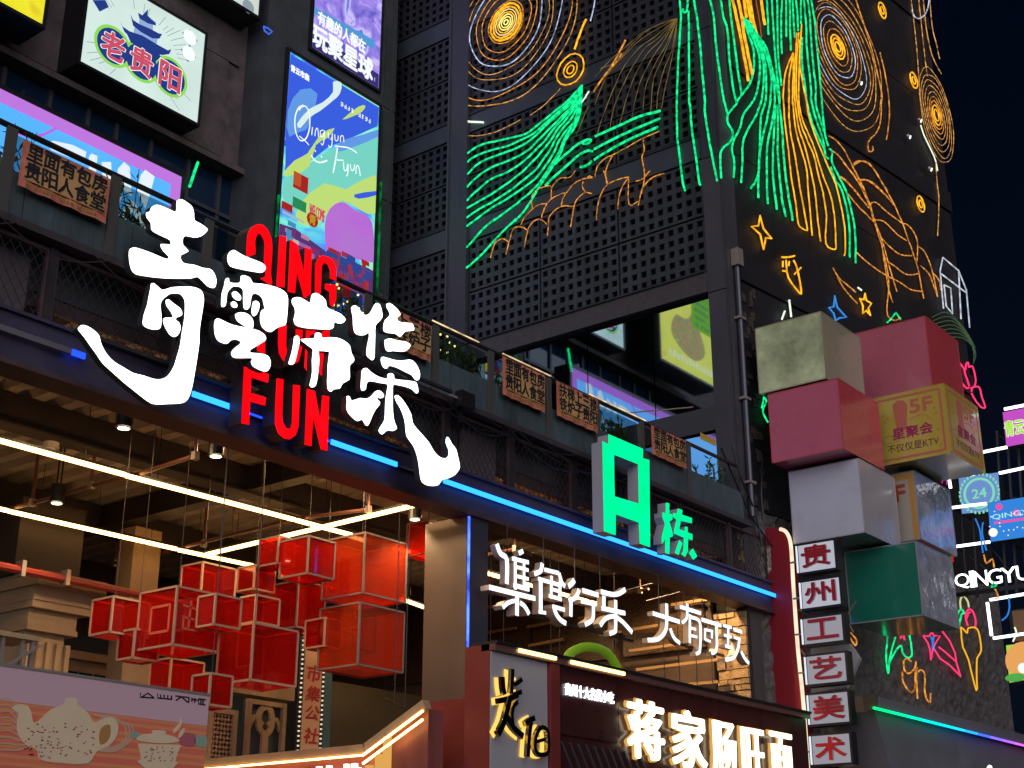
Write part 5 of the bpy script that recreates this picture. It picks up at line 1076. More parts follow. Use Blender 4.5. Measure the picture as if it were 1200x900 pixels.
neon('gold neon lines running off the top right edge of the flank', [NI(q) for q in ([(305,0),(320,120),(335,260),(345,400),(350,500)],[(345,0),(360,130),(375,280),(390,400)],[(370,0),(385,150),(415,290),(465,390)],[(405,0),(415,140),(435,220),(455,310)])], ngold, .015)
neon('white neon arc at the top right edge of the flank', [NI([(310,50),(325,90),(355,95),(385,65),(400,0)])], nwh, .02)
neon('pale neon line dropping beside the far whirl', [NI([(355,660),(385,740),(425,820),(445,900)])], nwhite, .02)
neon('gold neon rice field outlines along the flank', [NH(q) for q in ([(120,0),(170,60),(215,135),(250,215),(270,280),(300,370),(320,440),(345,560),(350,640),(340,740),(350,780),(380,795),(410,780)],[(160,0),(190,70),(230,150),(260,230),(280,300),(315,390),(340,480),(365,570),(390,650)],[(175,15),(210,-5),(250,5),(290,60),(330,130),(370,200),(400,265),(420,310),(440,370),(470,450),(495,530),(510,610),(525,685)],[(210,90),(250,92),(300,130),(350,185),(375,215)],[(105,72),(150,110),(200,170),(250,230)],[(145,160),(190,215),(240,265),(280,305)],[(260,235),(262,205),(290,205),(340,250),(415,305)],[(280,290),(320,295),(360,330),(400,370),(440,395)],[(415,305),(450,320),(485,370),(495,430),(490,510)],[(310,380),(360,430),(410,465),(465,470)],[(345,500),(390,530),(440,565),(495,560)],[(500,425),(530,450),(560,520),(580,600),(595,675)],[(510,520),(550,560),(575,620),(595,675)],[(570,555),(600,590),(610,640)],[(190,455),(250,510),(330,565),(400,600),(460,640),(520,650)],[(320,440),(330,520),(350,640),(370,705)])]
 +[NG(q) for q in ([(680,370),(740,400),(820,490),(870,590),(910,670),(960,760),(1000,850),(1015,900)],[(905,615),(930,592),(975,590),(1040,620),(1100,690),(1160,790),(1200,850)],[(965,755),(1010,755),(1070,790),(1130,840),(1180,890)],[(720,505),(770,540),(830,620),(890,700),(940,770),(980,820)],[(785,725),(830,755),(900,830),(960,900)])], norg, .017)
neon('single gold neon thread near the outer edge of the flank', [NH([(585,0),(590,80),(600,170),(600,280),(595,370)])], ngold, .015)
def shape(label, pts, m, r=.026, **k): return neon(label, [pts], m, r, closed=True, k=1, **k)
shape('four pointed yellow neon star beside the pilaster', NF([(80,395),(110,510),(185,600),(130,590),(112,690),(80,560),(5,488),(65,485)]), nyel)
t = neon('yellow neon lantern face drawing', [NJ([(65,305),(95,305),(125,298)]), NJ([(85,320),(95,400),(150,475),(155,455),(140,370),(120,320)]), NJ([(70,325),(70,350)]), NJ([(68,370),(85,372)]), NJ([(125,385),(155,355)]), NJ([(100,325),(98,345)])], nyel, .024)
neon('pale orange neon meteor streaks', [NJ([(305,355),(330,400),(365,430),(410,470)]), NJ([(325,400),(370,470),(418,522)])], norg, .018)
shape('small orange neon star at the end of the streaks', NJ([(455,475),(463,510),(485,522),(470,545),(480,578),(462,555),(445,570),(445,535),(430,500),(450,505)]), nyel)
neon('short white neon dash above the small orange star', [NJ([(422,448),(438,460)])], nwhite, .024)
shape('blue neon star above the pale green cube', NJ([(312,488),(325,540),(367,588),(335,590),(318,602),(310,570),(285,542),(308,538)]), glow('neon_star_blue', (.05,.30,.85), .9))
neon('green neon zigzag showing above the pink cube', [NJ([(560,612),(575,598),(600,565),(622,598)])], ngr, .022, k=1)
neon('white neon house outline at the edge of the flank', [NJ(q) for q in ([(820,307),(895,370)],[(895,370),(930,460),(945,635)],[(820,307),(808,370),(822,545)],[(812,385),(925,470)],[(895,375),(905,595)],[(825,435),(857,450),(865,570),(835,535),(825,435)])], glow('neon_house_white', (.75,.82,.92), .75, .4, 6), .022, k=1)
neon('two short white neon dashes over the pale green cube', [NJ([(100,505),(110,585)]), NJ([(80,558),(65,597)])], nwhite, .026)
neon('bundle of dull green neon arcs above the pink cube corner', [[(1092+i*1.5,372+i*4),(1110+i*3,366+i*5),(1130+i*2.2,385+i*4.5),(1143-i*.4,408+i*3)] for i in range(7)], glow('neon_dull_green', (.12,.22,.10), .45), .012)
NK = lambda p: Z(1100,400,7.5,p)
neon('pink neon tulip with one leaf at the outer edge of the tower', [NK(q) for q in ([(165,170),(215,230),(235,290),(270,395)],[(170,270),(200,360),(245,410),(265,408)],[(235,250),(240,200),(260,185),(265,225),(295,220),(315,280),(325,350),(315,395),(285,410)],[(290,440),(295,410),(330,398),(360,410),(380,490),(408,580),(370,575),(320,510),(290,455)])], npink, .026)
# small lamps on the flank
for lb_, x, y in (('small white spot lamp on the flank under the far whirl', 1063, 159), ('small white spot lamp left of the pale neon line', 1076, 140), ('small white spot lamp low beside the pale neon line', 1088, 197), ('small white spot lamp in the lower part of the flank whirl', 1006, 96)):
    p = P3.hit(x, y, .12); t = thing('spot_lamp', lb_, 'spot lamp', p); MB().tube([p, p+Vector((.02,-.06,-.05))], .05, 7).build('housing', steel_w, t); MB().tube([p+Vector((.02,-.06,-.05)), p+Vector((.022,-.07,-.055))], .045, 7).build('lens', glow('spot_lens', (.9,1,.9), 2.2), t)
# rough wall drawings
NW = lambda p: Z(1020,660,6,p)
w3 = lambda x, y, d: P3.hit(x, y, .09)
def wneon(label, lines, m, r=.022, **k): return neon(label, [NW(q) for q in lines], m, r, fn=w3, **k)
wneon('green neon letter W with a doubled left arm on the rough wall', [[(95,490),(120,475),(118,560),(110,640),(125,775),(135,700),(175,620),(215,580),(225,620),(240,650),(270,665),(292,640),(285,560),(270,490)],[(130,700),(150,610),(175,520)]], ngr)
wneon('tiny red neon letter inside the green W', [[(210,480),(215,530)],[(215,500),(235,520),(240,540),(230,495)]], npink, k=1)
t = wneon('pink neon shooting star with a sweeping tail', [[(430,480),(445,510),(490,510),(455,570),(440,600),(425,680),(420,610),(405,560),(370,510),(415,515),(430,480)],[(505,475),(560,550),(595,630),(605,700),(635,795)],[(635,795),(560,720),(490,670),(455,610)],[(480,590),(530,630),(600,690)]], npink, k=1)
more(t, [NW([(428,515),(440,570),(450,615)]), NW([(445,520),(436,600)])], nblue, .02, fn=w3)
t = wneon('yellow neon ice cream cone with green, pink and cream scoops', [[(635,450),(642,520),(650,590),(690,680),(745,895),(748,780),(750,670),(780,610),(765,500),(740,455),(690,455),(680,490),(655,465),(635,450)]], glow('neon_cone', (1,.50,.03), 1.0))
more(t, [NW([(615,430),(612,370),(635,325),(660,350),(640,360),(625,440)])], ngr, .02, fn=w3); more(t, [NW([(685,440),(668,370),(690,325),(720,340),(740,400),(738,450)]), NW([(675,390),(690,350),(700,345)])], npink, .02, fn=w3); more(t, [NW([(635,320),(632,260),(655,230),(685,270),(692,310)])], glow('neon_cream2', (.8,.85,.4), .8), .02, fn=w3)
N9 = lambda p: Z(900,675,4,p)
neon('orange neon scribble of looping letters under the W', [NW([(285,690),(260,670),(235,690),(240,750),(270,775),(310,740),(322,690)]), N9([(630,450),(635,500),(670,545),(690,520),(690,450),(700,430)]), N9([(695,440),(697,500),(700,575)]), N9([(705,450),(715,440),(735,460),(735,540),(745,580),(760,590),(762,550)])], norg, .022, fn=w3)
neon('orange neon dots peeping below the green cube', [NW([(190,475),(205,462),(230,458)]), NW([(275,470),(290,455),(300,472)]), NW([(320,465),(350,463)])], norg, .02, fn=w3)
neon('orange neon loop left of the green cube', [N9([(370,240),(385,290),(410,325),(415,300),(385,265)])], norg, .022, fn=w3)
neon('green neon squiggle left of the pale green cube', [[(892,460),(898,470),(894,482),(900,495)],[(896,463),(893,478)]], ngr, .022)
# ================================================================ STACK OF COLOURED CUBES
def panelmat(name, col, rough=.28, noise=.05):
    m = mat(name, col, rough, noise=noise, nscale=1.4, bump=.10, bscale=1.6, coat=.6); return m
silver = mat('wavy_silver_film', (.50,.51,.57), .14, metal=.35, bump=1.0, bscale=3.2, noise=.35, nscale=2.5)
def cube(label, fx, yt, yb, lx, rx, X0, mL, mR, mB, emi=None):
    a = U(fx, yt, 0, X0); Y0 = a.y; zt = a.z; zb = U(fx, yb, 0, X0).z; ym = (yt+yb)/2
    Y1 = U(lx, ym, 0, X0).y; X1 = U(rx, ym, 1, Y0).x
    t = thing('coloured_cube', label, 'cube', (X0, Y0, zb), 'coloured cubes stacked beside the tower'); e = .012
    MB().box((X0+.015, Y0+.015, zb+.015), (X1, Y1, zt-.0)).build('core', black_back, t)
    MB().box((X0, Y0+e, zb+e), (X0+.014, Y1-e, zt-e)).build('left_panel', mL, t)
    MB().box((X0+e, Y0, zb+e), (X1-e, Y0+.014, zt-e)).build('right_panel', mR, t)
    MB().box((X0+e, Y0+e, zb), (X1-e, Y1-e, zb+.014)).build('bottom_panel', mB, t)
    c = [(x, y, z) for z in (zb+.006, zt-.006) for x, y in ((X0+.006,Y0+.006),(X1-.006,Y0+.006),(X1-.006,Y1-.006),(X0+.006,Y1-.006))]
    for i, j in ((0,1),(3,0),(4,5),(7,4),(0,4),(1,5),(3,7)): MB().bar(c[i], c[j], .020).build('edge_strip', mR if mR is not silver else mat('edge_grey', (.3,.3,.33), .4), t)

    return t, (X0, X1, Y0, Y1, zb, zt)
pinkL = panelmat('pink_panel', (.62,.13,.20)); pinkL2 = panelmat('rose_panel', (.60,.14,.19)); yelL = panelmat('yellow_panel', (.60,.44,.07)); whiteL = panelmat('white_panel', (.62,.60,.68)); whiteR = panelmat('cream_panel', (.48,.42,.42)); tealL = panelmat('green_panel', (.012,.17,.11), .22); limeL = mat('pale_green_painted_reflections', (.56,.60,.33), .18, bump=1.0, bscale=1.2, noise=.6, nscale=1.1, coat=.7); beige = panelmat('beige_panel', (.40,.34,.22)); greyB = panelmat('grey_panel', (.22,.22,.22)); redR = panelmat('deep_pink_panel', (.60,.07,.08)); creamB = panelmat('warm_white_panel', (.60,.48,.30))  # pale green film: blotchy colour noise paints its wavy reflections in
# right to left, far to near
cu = {}
cu['pale'] = cube('pale green cube with painted wavy reflections at the upper left of the stack', 962, 364.5, 445, 886, 1008, 21.9, limeL, beige, beige)
cu['pink1'] = cube('rose pink cube at the upper right of the stack, largest', 1084, 370, 462, 1003, 1124, 24.6, pinkL2, redR, redR)
cu['pink2'] = cube('flat pink cube below the pale green one', 982, 443, 527, 901, 1030, 21.85, pinkL, redR, pinkL)
cu['yel'] = cube('yellow cube printed 5F with KTV lettering', 1106, 449, 532, 1021, 1147, 23.9, yelL, yelL, creamB)
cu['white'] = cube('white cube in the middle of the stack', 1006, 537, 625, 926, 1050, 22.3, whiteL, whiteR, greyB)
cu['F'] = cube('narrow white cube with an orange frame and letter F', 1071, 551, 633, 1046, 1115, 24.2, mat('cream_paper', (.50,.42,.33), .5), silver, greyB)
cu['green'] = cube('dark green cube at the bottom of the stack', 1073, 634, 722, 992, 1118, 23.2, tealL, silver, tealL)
# prints on the yellow cube
pk = mat('pink_print', (.62,.16,.10), .5); mg_ = mat('magenta_print', (.40,.01,.12), .5); bk = mat('dark_print', (.12,.03,.04), .5)
def ktv(P, u0, u1, v0, v1, t):
    w_, h_ = u1-u0, v1-v0; F = lambda a, b: (u0+w_*a, v0+h_*b); m_ = MB()
    for k_, q in enumerate((((.07,.06),(.93,.06)),((.93,.06),(.93,.94)),((.93,.94),(.07,.94)),((.07,.94),(.07,.06)))): stroke(m_, P, [F(*q[0]), F(*q[1])], .045, .001, .0022+.0002*k_)
    text(m_, '5F', P, *F(.52,.66), *F(.83,.87), .001, .0024, .05); m_.build('print', pk, t)
    m_ = MB(); m_.poly(P, [F(.33,.45),F(.31,.70),F(.30,.84),F(.37,.90),F(.46,.88),F(.50,.80),F(.48,.66),F(.46,.45)], .001, .0023); m_.build('print', pk, t)
    m_ = MB(); text(m_, '星聚会', P, *F(.26,.33), *F(.80,.50), .0025, .0035, .03); m_.build('print', mg_, t)
    m_ = MB(); text(m_, '不仅仅是KTV', P, *F(.18,.15), *F(.86,.27), .0025, .0035, .0); m_.build('print', bk, t)
    m_ = MB(); stroke(m_, P, smoothpts([F(.50,.58),F(.62,.62),F(.72,.60),F(.80,.52)], 4), .012, .0025, .003); stroke(m_, P, smoothpts([F(.26,.40),F(.14,.38),F(.14,.30),F(.35,.32)], 4), .012, .0025, .003)
    for a, b in ((.17,.72),(.22,.66),(.86,.60),(.84,.68),(.86,.36),(.18,.62),(.88,.14)): c = F(a, b); m_.poly(P, [(c[0]-.02,c[1]),(c[0],c[1]+.03),(c[0]+.02,c[1]),(c[0],c[1]-.03)], .0025, .003)
    m_.build('print', pk, t)
t, (X0,X1,Y0,Y1,zb,zt) = cu['yel']; ktv(PS(X0), -Y1, -Y0, zb, zt, t); ktv(PF(Y0), X0, X1, zb, zt, t)
t, (X0,X1,Y0,Y1,zb,zt) = cu['F']; og = mat('orange_print', (.62,.30,.06), .5); P = PS(X0); Yv = -Y0
m_ = MB().pbox(P, Yv-.13, Yv-.03, zb+.02, zt-.04, .001, .003); m_.pbox(P, -Y1+.02, Yv-.131, zt-.14, zt-.04, .001, .003); m_.build('orange_frame', og, t)
m_ = MB(); text(m_, 'F', P, Yv-.42, zt-.55, Yv-.2, zt-.22, .001, .003, .06); m_.build('print', mat('rust_print', (.45,.08,.03), .5), t)
# ================================================================ VERTICAL RED BOARD AND CHARACTER LIGHT BOXES
PV = PS(22.3)
t = thing('red_vertical_board', 'tall dark red board with a rounded top edged by a warm white light tube', 'sign board', PV.hit(900,830))
q = [(892,900),(892,760),(889,700),(888,640),(890,621),(905,619),(916,619),(924,626),(928,645),(932,700),(937,760),(945,900)]
uv = uvs(PV, [(893,960),(891,800),(889,700),(888,640),(891,621),(905,618),(914,618),(922,624),(926,640),(930,690),(936,760),(943,830),(951,960)])
MB().poly(PV, uv, -.25, 0).build('board', mat('deep_red_board', (.30,.010,.022), .45), t)
MB().tube([PV.hit(a, b, .06) for a, b in smoothpts([(914,620),(921,623),(926,634),(928,655),(930,690),(935,760),(942,830),(951,960)], 3)], .034, 7).build('light_tube', glow('tube_warm_white', (1,.82,.58), 1.1, .15, 4), t)
pts = [(890,640),(903,640),(904,668),(898,676),(899,700),(894,700),(892,670)]; MB().poly(PV, uvs(PV, pts), .001, .004).build('flower_print', art('flower_print_m', [(0,(.05,.03,.03)),(.5,(.25,.22,.18)),(.6,(.5,.46,.38)),(1,(.3,.12,.1))], .05, 9, 2), t)
PC = PS(22.0); chred = mat('red_relief_character', (.50,.015,.03), .35); chside = mat('character_return', (.5,.45,.48), .4)
lbx = [('贵',(935,637),(979,668),'top'),('州',(939,680),(985,710),'second'),('工',(941,723),(988,752),'third'),('艺',(945,767),(992,799),'fourth'),('美',(948,812),(995,846),'fifth'),('术',(951,860),(997,893),'sixth')]
box_w = [glow('character_box_white', (.80,.82,.95), .55), glow('character_box_grey', (.62,.58,.66), .50)]
for i, (ch, tl, br, nm) in enumerate(lbx):
    u0, v1 = PC.uv(tl[0], tl[1]+3); u1, v0 = PC.uv(br[0], br[1]); v0 = PC.uv(tl[0]+3, br[1]+3)[1]
    t = thing('character_light_box', '%s white light box of the vertical row, bearing a red relief character' % nm, 'light box', PC.w(u0, v0, 0), 'character light boxes in the vertical row')
    MB().pbox(PC, u0-.04, u1+.04, v0-.04, v1+.04, -.22, -.012).build('case', frame_dark, t); MB().pbox(PC, u0, u1, v0, v1, -.0118, 0).build('lit_panel', box_w[0 if i < 2 else 1], t)
    w_, h_ = u1-u0, v1-v0; m_ = MB(); text(m_, ch, PC, u0+.12*w_, v0+.10*h_, u1-.05*w_, v1-.08*h_, .03, .075, .045); o = m_.build('relief_character', chside, t); m_ = MB(); text(m_, ch, PC, u0+.12*w_, v0+.10*h_, u1-.05*w_, v1-.08*h_, .0755, .082, .03); m_.build('character_face', chred, o)
    MB().bar(PC.w(u0-.25, (v0+v1)/2, -.15), PC.w(u0-.04, (v0+v1)/2, -.15), .03).build('bracket', steel_w, t)
    MB().pbox(PC, u0-.041, u0-.02, v0, v1, -.011, .02).build('edge_light', glow('edge_light_cool', (.8,.9,1), 1.0), t)
t = thing('white_hexagon_board', 'pale hexagonal board end sticking out behind the character boxes', 'sign board', U(1000,770,0,22.5)); P = PS(22.6)
MB().poly(P, uvs(P, [(985,740),(1003,765),(1007,772),(992,806),(950,812),(950,745)]), -.1, 0).build('board', mat('pale_grey_board', (.42,.40,.42), .5), t)
t = thing('green_lettered_board', 'small cream board with green letters under the sixth character box', 'sign board', U(1010,860,0,22.9)); P = PS(22.9)
MB().poly(P, uvs(P, [(985,838),(1010,837),(1014,843),(1020,900),(1024,960),(985,965)]), -.1, 0).build('board', mat('cream_sign', (.45,.42,.33), .5), t); m_ = MB(); text_px(m_, 'ND', P, (986,877), (1016,858), .001, .01, .06); m_.build('lettering', mat('green_lettering', (.03,.25,.04), .5), t); m_ = MB(); text_px(m_, 'PE', P, (988,852), (1013,846), .001, .01, .04); m_.build('lettering', mat('rust_print', (.45,.08,.03)), t)
m_ = MB(); m_.poly(P, uvs(P, [(992,884),(1016,882),(1022,960),(992,960)]), .003, .02); m_.build('lit_panel', art('pink_lit_print', [(0,(.9,.2,.7)),(.45,(.9,.3,.8)),(.55,(1,1,.9)),(1,(.9,.9,.3))], 1.0, 5, 1), t)
t = thing('corner_bracket_arms', 'thin steel arms holding the character boxes to the wall', 'bracket', U(995,740,0,22.6))
for a, b in (((985,735),(1003,705)),((988,720),(1000,741)),((900,775),(938,768)),((902,765),(936,757)),((930,713),(941,716)),((927,745),(945,770))): MB().bar(U(*a,0,22.5), U(*b,0,22.3), .025).build('arm', steel_w, t)
# ================================================================ LIT CANOPY AT THE LOWER RIGHT (plane Y)
PCn = PF(9.9); gm = mat('canopy_grey', (.155,.145,.16), .5, noise=.12, nscale=2, bump=.1); t = thing('grey_canopy', 'grey canopy edge with a rainbow LED line running down to the right', 'canopy', PCn.hit(1100,880))
MB().poly(PCn, uvs(PCn, [(1024,829),(1080,844),(1240,885),(1400,925),(1400,1200),(1095,1200),(1043,900)]), -.9, 0).build('sloping_face', gm, t)
P_ = PF(9.75); MB().poly(P_, uvs(P_, [(1031,817),(1240,871),(1400,910),(1400,930),(1240,885),(1031,829)]), -.14, 0).build('fascia', gm, t)
MB().poly(P_, uvs(P_, [(1012,816),(1030,817),(1030,828),(1014,834)]), -.16, -.02).build('end_cap', tan_d, t)
n = 60; spn = [(0,(0,.9,.15)),(.18,(0,.85,.35)),(.42,(0,.60,.85)),(.62,(.03,.12,1)),(.78,(.30,.10,.9)),(1,(.8,.08,.55))]
for i in range(12):
    f = (i+.5)/12
    for (a, ca), (b, cb_) in zip(spn[:-1], spn[1:]):
        if a <= f <= b: w_ = (f-a)/(b-a); c = tuple(ca[k_]*(1-w_)+cb_[k_]*w_ for k_ in range(3))
    A_ = P_.hit(1024, 829.5, .01); B_ = P_.hit(1215, 880, .01); B_.z = A_.z
    MB().bar(A_+(B_-A_)*(i/12), A_+(B_-A_)*((i+.98)/12), .035).build('led_segment', glow('rainbow_%s' % 'abcdefghijkl'[i], c, 2.0), t)
q = P_.hit(1158, 900, .35); t = thing('round_lamp', 'small white round lamp in front of the grey canopy', 'lamp', q); MB().tube([q, q+Vector((0,-.04,-.02))], .06, 10).build('lens', glow('round_lamp_white', (1,1,1), 3), t)
# ================================================================ SIGN SCAFFOLD AT THE RIGHT EDGE (plane X = 27.5)
PR = PS(27.5)
t = thing('sign_scaffold', 'dark steel lattice scaffold with white light tubes behind the signs', 'scaffold', PR.hit(1190,800))
R4 = lambda p: [(900+a/4, 450+b/4) for a, b in p]
for a, b in (((1150,560),(1215,600)),((1118,596),(1215,655)),((1120,640),(1160,670)),((1160,640),(1210,700)),((1170,510),(1215,540)),((1120,545),(1150,590))): MB().tube([PR.hit(*a,-.6), PR.hit(*b,-.6)], .03, 6).build('brace_tube', frame_dark, t)
for px in (1121,1134,1168,1180,1192): MB().tube([PR.hit(px, 505, -.5), PR.hit(px+12, 700, -.5)], .03, 6).build('upright', mat('scaffold_grey', (.04,.04,.05), .5), t)
tubem = glow('cool_white_tube', (.92,.95,1), 3.0)
for a, b in (((1177,479.5),(1225,470)),((1145.5,531),(1180,524)),((1171,554.5),(1225,543)),((1115,581+14),(1156,590)),((1116,641),(1160,635)),((1113,600),(1117,637)),((1111,554),(1114,572)),((1160,703),(1225,692)),((1157,706),(1162,745)),((1164,748),(1225,739)),((1138,551),(1141,557))):
    MB().bar(PR.hit(*a,.12), PR.hit(*b,.12), .048).build('light_tube', tubem, t)
MB().poly(PR, uvs(PR, [(1160,706),(1230,695),(1230,738),(1165,744)]), -1.2, -1.0).build('dark_interior', slate_d, t)
MB().box((28.0,8.9,6.6),(28.3,9.31,7.2)).build('wooden_crate_panel', mat('crate_wood', (.25,.12,.05), .7), t)
def rbox(name, label, px, d, face, w=.25):
    t = thing(name, label, 'light box', PR.hit(*px[0], d)); MB().poly(PR, uvs(PR, px, d), d-w, d-.01).build('case', frame_dark, t)
    c = (sum(a for a, b in px)/len(px), sum(b for a, b in px)/len(px)); MB().poly(PR, uvs(PR, [(c[0]+(a-c[0])*.985, c[1]+(b-c[1])*.98) for a, b in px], d), d-.0095, d).build('lit_panel', face, t); return t
t = rbox('clock_light_box', 'pale blue light box with a green ring round the number 24', [(1123,560),(1170,553),(1173,598),(1127,602.5)], .0, glow('box_soft_blue', (.18,.33,.72), .85))
c = PR.uv(1147.5, 578, 0); m_ = MB(); ring = [(c[0]+.30*math.cos(a/12*math.pi), c[1]+.30*math.sin(a/12*math.pi)) for a in range(25)]; stroke(m_, PR, ring, .05, .001, .006); text(m_, '24', PR, c[0]-.15, c[1]-.10, c[0]+.15, c[1]+.10, .001, .006, .03)
for a in range(30): an = a/30*TAU; q = (c[0]+.40*math.cos(an), c[1]+.40*math.sin(an)); m_.pbox(PR, q[0]-.02, q[0]+.02, q[1]-.03, q[1]+.03, .001, .004)
m_.build('green_print', glow('lit_mint_green', (.25,.80,.50), .9), t)
t = rbox('blue_party_light_box', 'bright blue light box lettered QINGYUN with pink and white dots', [(1157,589),(1240,576),(1240,714),(1159.5,635.5)][:1]+[(1240,576),(1240,624),(1160.5,635.5)], .15, glow('box_bright_blue', (.04,.26,.80), .9))
m_ = MB(); text_px(m_, 'QINGYUN', PR, (1163,610), (1224,593), .151, .16, .02); m_.build('lettering', glow('lit_pale_cyan', (.45,.80,.90), 1), t)
m_ = MB(); stroke(m_, PR, uvs(PR, [(1165,613),(1215,606)], .15), .05, .151, .157); 
for a, b in ((1171,594),(1191,601)): disc(m_, PR, PR.uv(a,b,.15), .07, .151, .158, 12)
m_.build('pink_print', glow('lit_pink2', (.85,.10,.45), .95), t); m_ = MB()
random.seed(6)
for i in range(24): q = PR.uv(random.uniform(1160,1220), random.uniform(592,630), .15); m_.pbox(PR, q[0]-.012, q[0]+.012, q[1]-.012, q[1]+.012, .158, .162)
disc(m_, PR, PR.uv(1164,624,.15), .09, .151, .160, 12); m_.build('white_dots', whitep, t)
t = rbox('magenta_light_box', 'magenta light box with lime brush lettering at the right edge', [(1174.5,483),(1240,470),(1240,512),(1179,524)], .1, glow('box_magenta', (.62,.09,.62), .9))
m_ = MB(); text_px(m_, '青云市集', PR, (1178,513), (1222,484), .101, .110, .07); m_.build('white_outline', whitep, t); m_ = MB(); text_px(m_, '青云市集', PR, (1178.5,512.5), (1221.5,484.5), .111, .115, .03); m_.build('lime_lettering', glow('lit_lime2', (.40,.80,.03), 1), t)
t = rbox('fruit_light_box', 'lime green light box with an orange fruit print at the right edge', [(1178.5,756),(1240,748),(1240,790),(1182.5,800.5)], .1, glow('box_lime', (.42,.80,.05), .9))
m_ = MB(); disc(m_, PR, PR.uv(1200,774,.1), .36, .101, .104, 20); m_.build('orange_print', glow('lit_orange', (.90,.42,.12), .9), t); m_ = MB(); disc(m_, PR, PR.uv(1190,794,.1), .2, .105, .108, 14, .4); m_.build('leaf_print', glow('lit_leaf', (.10,.45,.08), .9), t); m_ = MB(); disc(m_, PR, PR.uv(1199,783,.1), .1, .109, .112, 14); m_.build('white_print', whitep, t)
# QINGYUN letters
t = thing('white_lit_letters', 'white lit capital letters QINGYUN along the scaffold, cut off by the right edge', 'sign letters', PR.hit(1120,690))
kf = glow('letter_white_hot', (.95,1,1), 3.0)
for ch, a, b in (('Q',1120,1135),('I',1137.5,1141),('N',1143,1156),('G',1158,1173),('Y',1174,1190),('U',1192,1207),('N',1209,1223)):
    y0 = 691-(a-1120)*.14; y1 = y0-20; m_ = MB(); text_px(m_, ch, PR, (a,y0), (b,y1), .05, .12, .02); o = m_.build('letter_body', side_dark, t); m_ = MB(); text_px(m_, ch, PR, (a,y0), (b,y1), .121, .13, 0); m_.build('lit_face', kf, o)
MB().bar(PR.hit(1118,698,.0), PR.hit(1230,682,.0), .08).build('base_rail', frame_dark, t)
t = thing('coloured_wire_neon', 'thin blue and orange neon wires dangling in front of the scaffold', 'neon light', PR.hit(1145,640,.3))
for q, m in (([(1143,608),(1148,620),(1150,634),(1152,648)],nblue),([(1152,612),(1151,625),(1156,645)],nblue),([(1153,650),(1156,660),(1163,655),(1165,665)],norg),([(1182,700),(1183,712),(1180,722),(1174,727)],nblue),([(1166,690),(1170,700),(1164,702)],norg),([(1165,682),(1162,688),(1168,686)],ngr),([(1189,735),(1191,742),(1187,752)],nwhite)):
    MB().tube([PR.hit(a, b, .32) for a, b in smoothpts(q, 3)], .016, 5).build('neon_tube', m, t)
t = thing('magenta_zigzag_neon', 'small magenta neon zigzag under the yellow cube', 'neon light', PR.hit(1105,560,-.3)); MB().tube([PR.hit(a, b, -.3) for a, b in ((1098,565),(1101,557),(1104,566),(1108,558),(1110,568))], .016, 5).build('neon_tube', glow('neon_magenta', (.7,.03,.3), .8), t)
t = thing('small_red_lantern', 'small red lantern hanging beside the silver sided cubes', 'lantern', PR.hit(1116,652,.1)); MB().poly(PR, uvs(PR, [(1113,642),(1117,641),(1119,659),(1114,660)]), .05, .2).build('body', glow('lantern_red', (.8,.01,.01), .8), t)

# ================================================================ SHOP SIGNS AT THE BOTTOM (plane Y = 10.5)
SH = PF(10.5); maroon = mat('maroon_panel', (.055,.012,.012), .3, noise=.15, coat=.3); redp = mat('brick_red_panel', (.20,.030,.025), .45, noise=.1, nscale=2); xa = SH.uv(575,752)[0]; zt = 4.60; xb = 21.1
t = thing('noodle_shop_sign', 'maroon shop sign board with glowing characters 蒋家肠旺面 and a lit cap', 'shop sign', (xa, 10.5, 2.5))
yE = U(545,762,0,xa).y; MB().box((xa, 10.52, 1.6), (xa+.10, yE, zt-.02)).build('end_panel', redp, t)
ux = lambda px, py=850: SH.uv(px, py)[0]
pn = [(575,642,'white_panel',mat('offwhite_panel', (.42,.40,.42), .4)),(642,653,'red_strip',redp),(653,725,'dark_panel',maroon),(725,787,'panel',maroon),(787,843,'panel',maroon),(843,893,'panel',maroon),(893,945,'panel',maroon)]
for a, b, nm, m in pn: MB().pbox(SH, ux(a)+.006, ux(b)-.006, 1.6, zt-.10, -.12, 0 if nm != 'red_strip' else .05).build(nm, m, t)
MB().pbox(SH, xa, xb, zt-.095, zt-.02, -.14, .07).build('cap_moulding', mat('cap_brown', (.16,.07,.06), .3, coat=.5), t); MB().pbox(SH, xa, xb, zt-.018, zt+.015, -.3, .10).build('cap_top', frame_dark, t)
capled = glow('cap_led', (1,.72,.22), 4.0)
for a, b in ((602,645),(663,725)): MB().pbox(SH, SH.uv(a,760)[0], SH.uv(b,775)[0], zt-.065, zt-.025, .071, .10).build('led_strip', capled, t)
for z in (3.55, 2.55):
    m_ = MB()
    for i in range(11): u = ux(656)+i*.175; stroke(m_, SH, [(u, z+.02), (u+.36, z-.50)], .035, .001, .03)
    m_.build('slanted_louvre', mat('louvre_grey', (.10,.095,.10), .35, metal=.4), t)
MB().pbox(SH, ux(656), ux(722), 3.66, 3.70, .001, .025).build('louvre_rail', maroon, t)
hot = glow('halo_white_hot', (1,.90,.62), 3.2); halo = glow('character_halo', (1,.52,.12), .75)
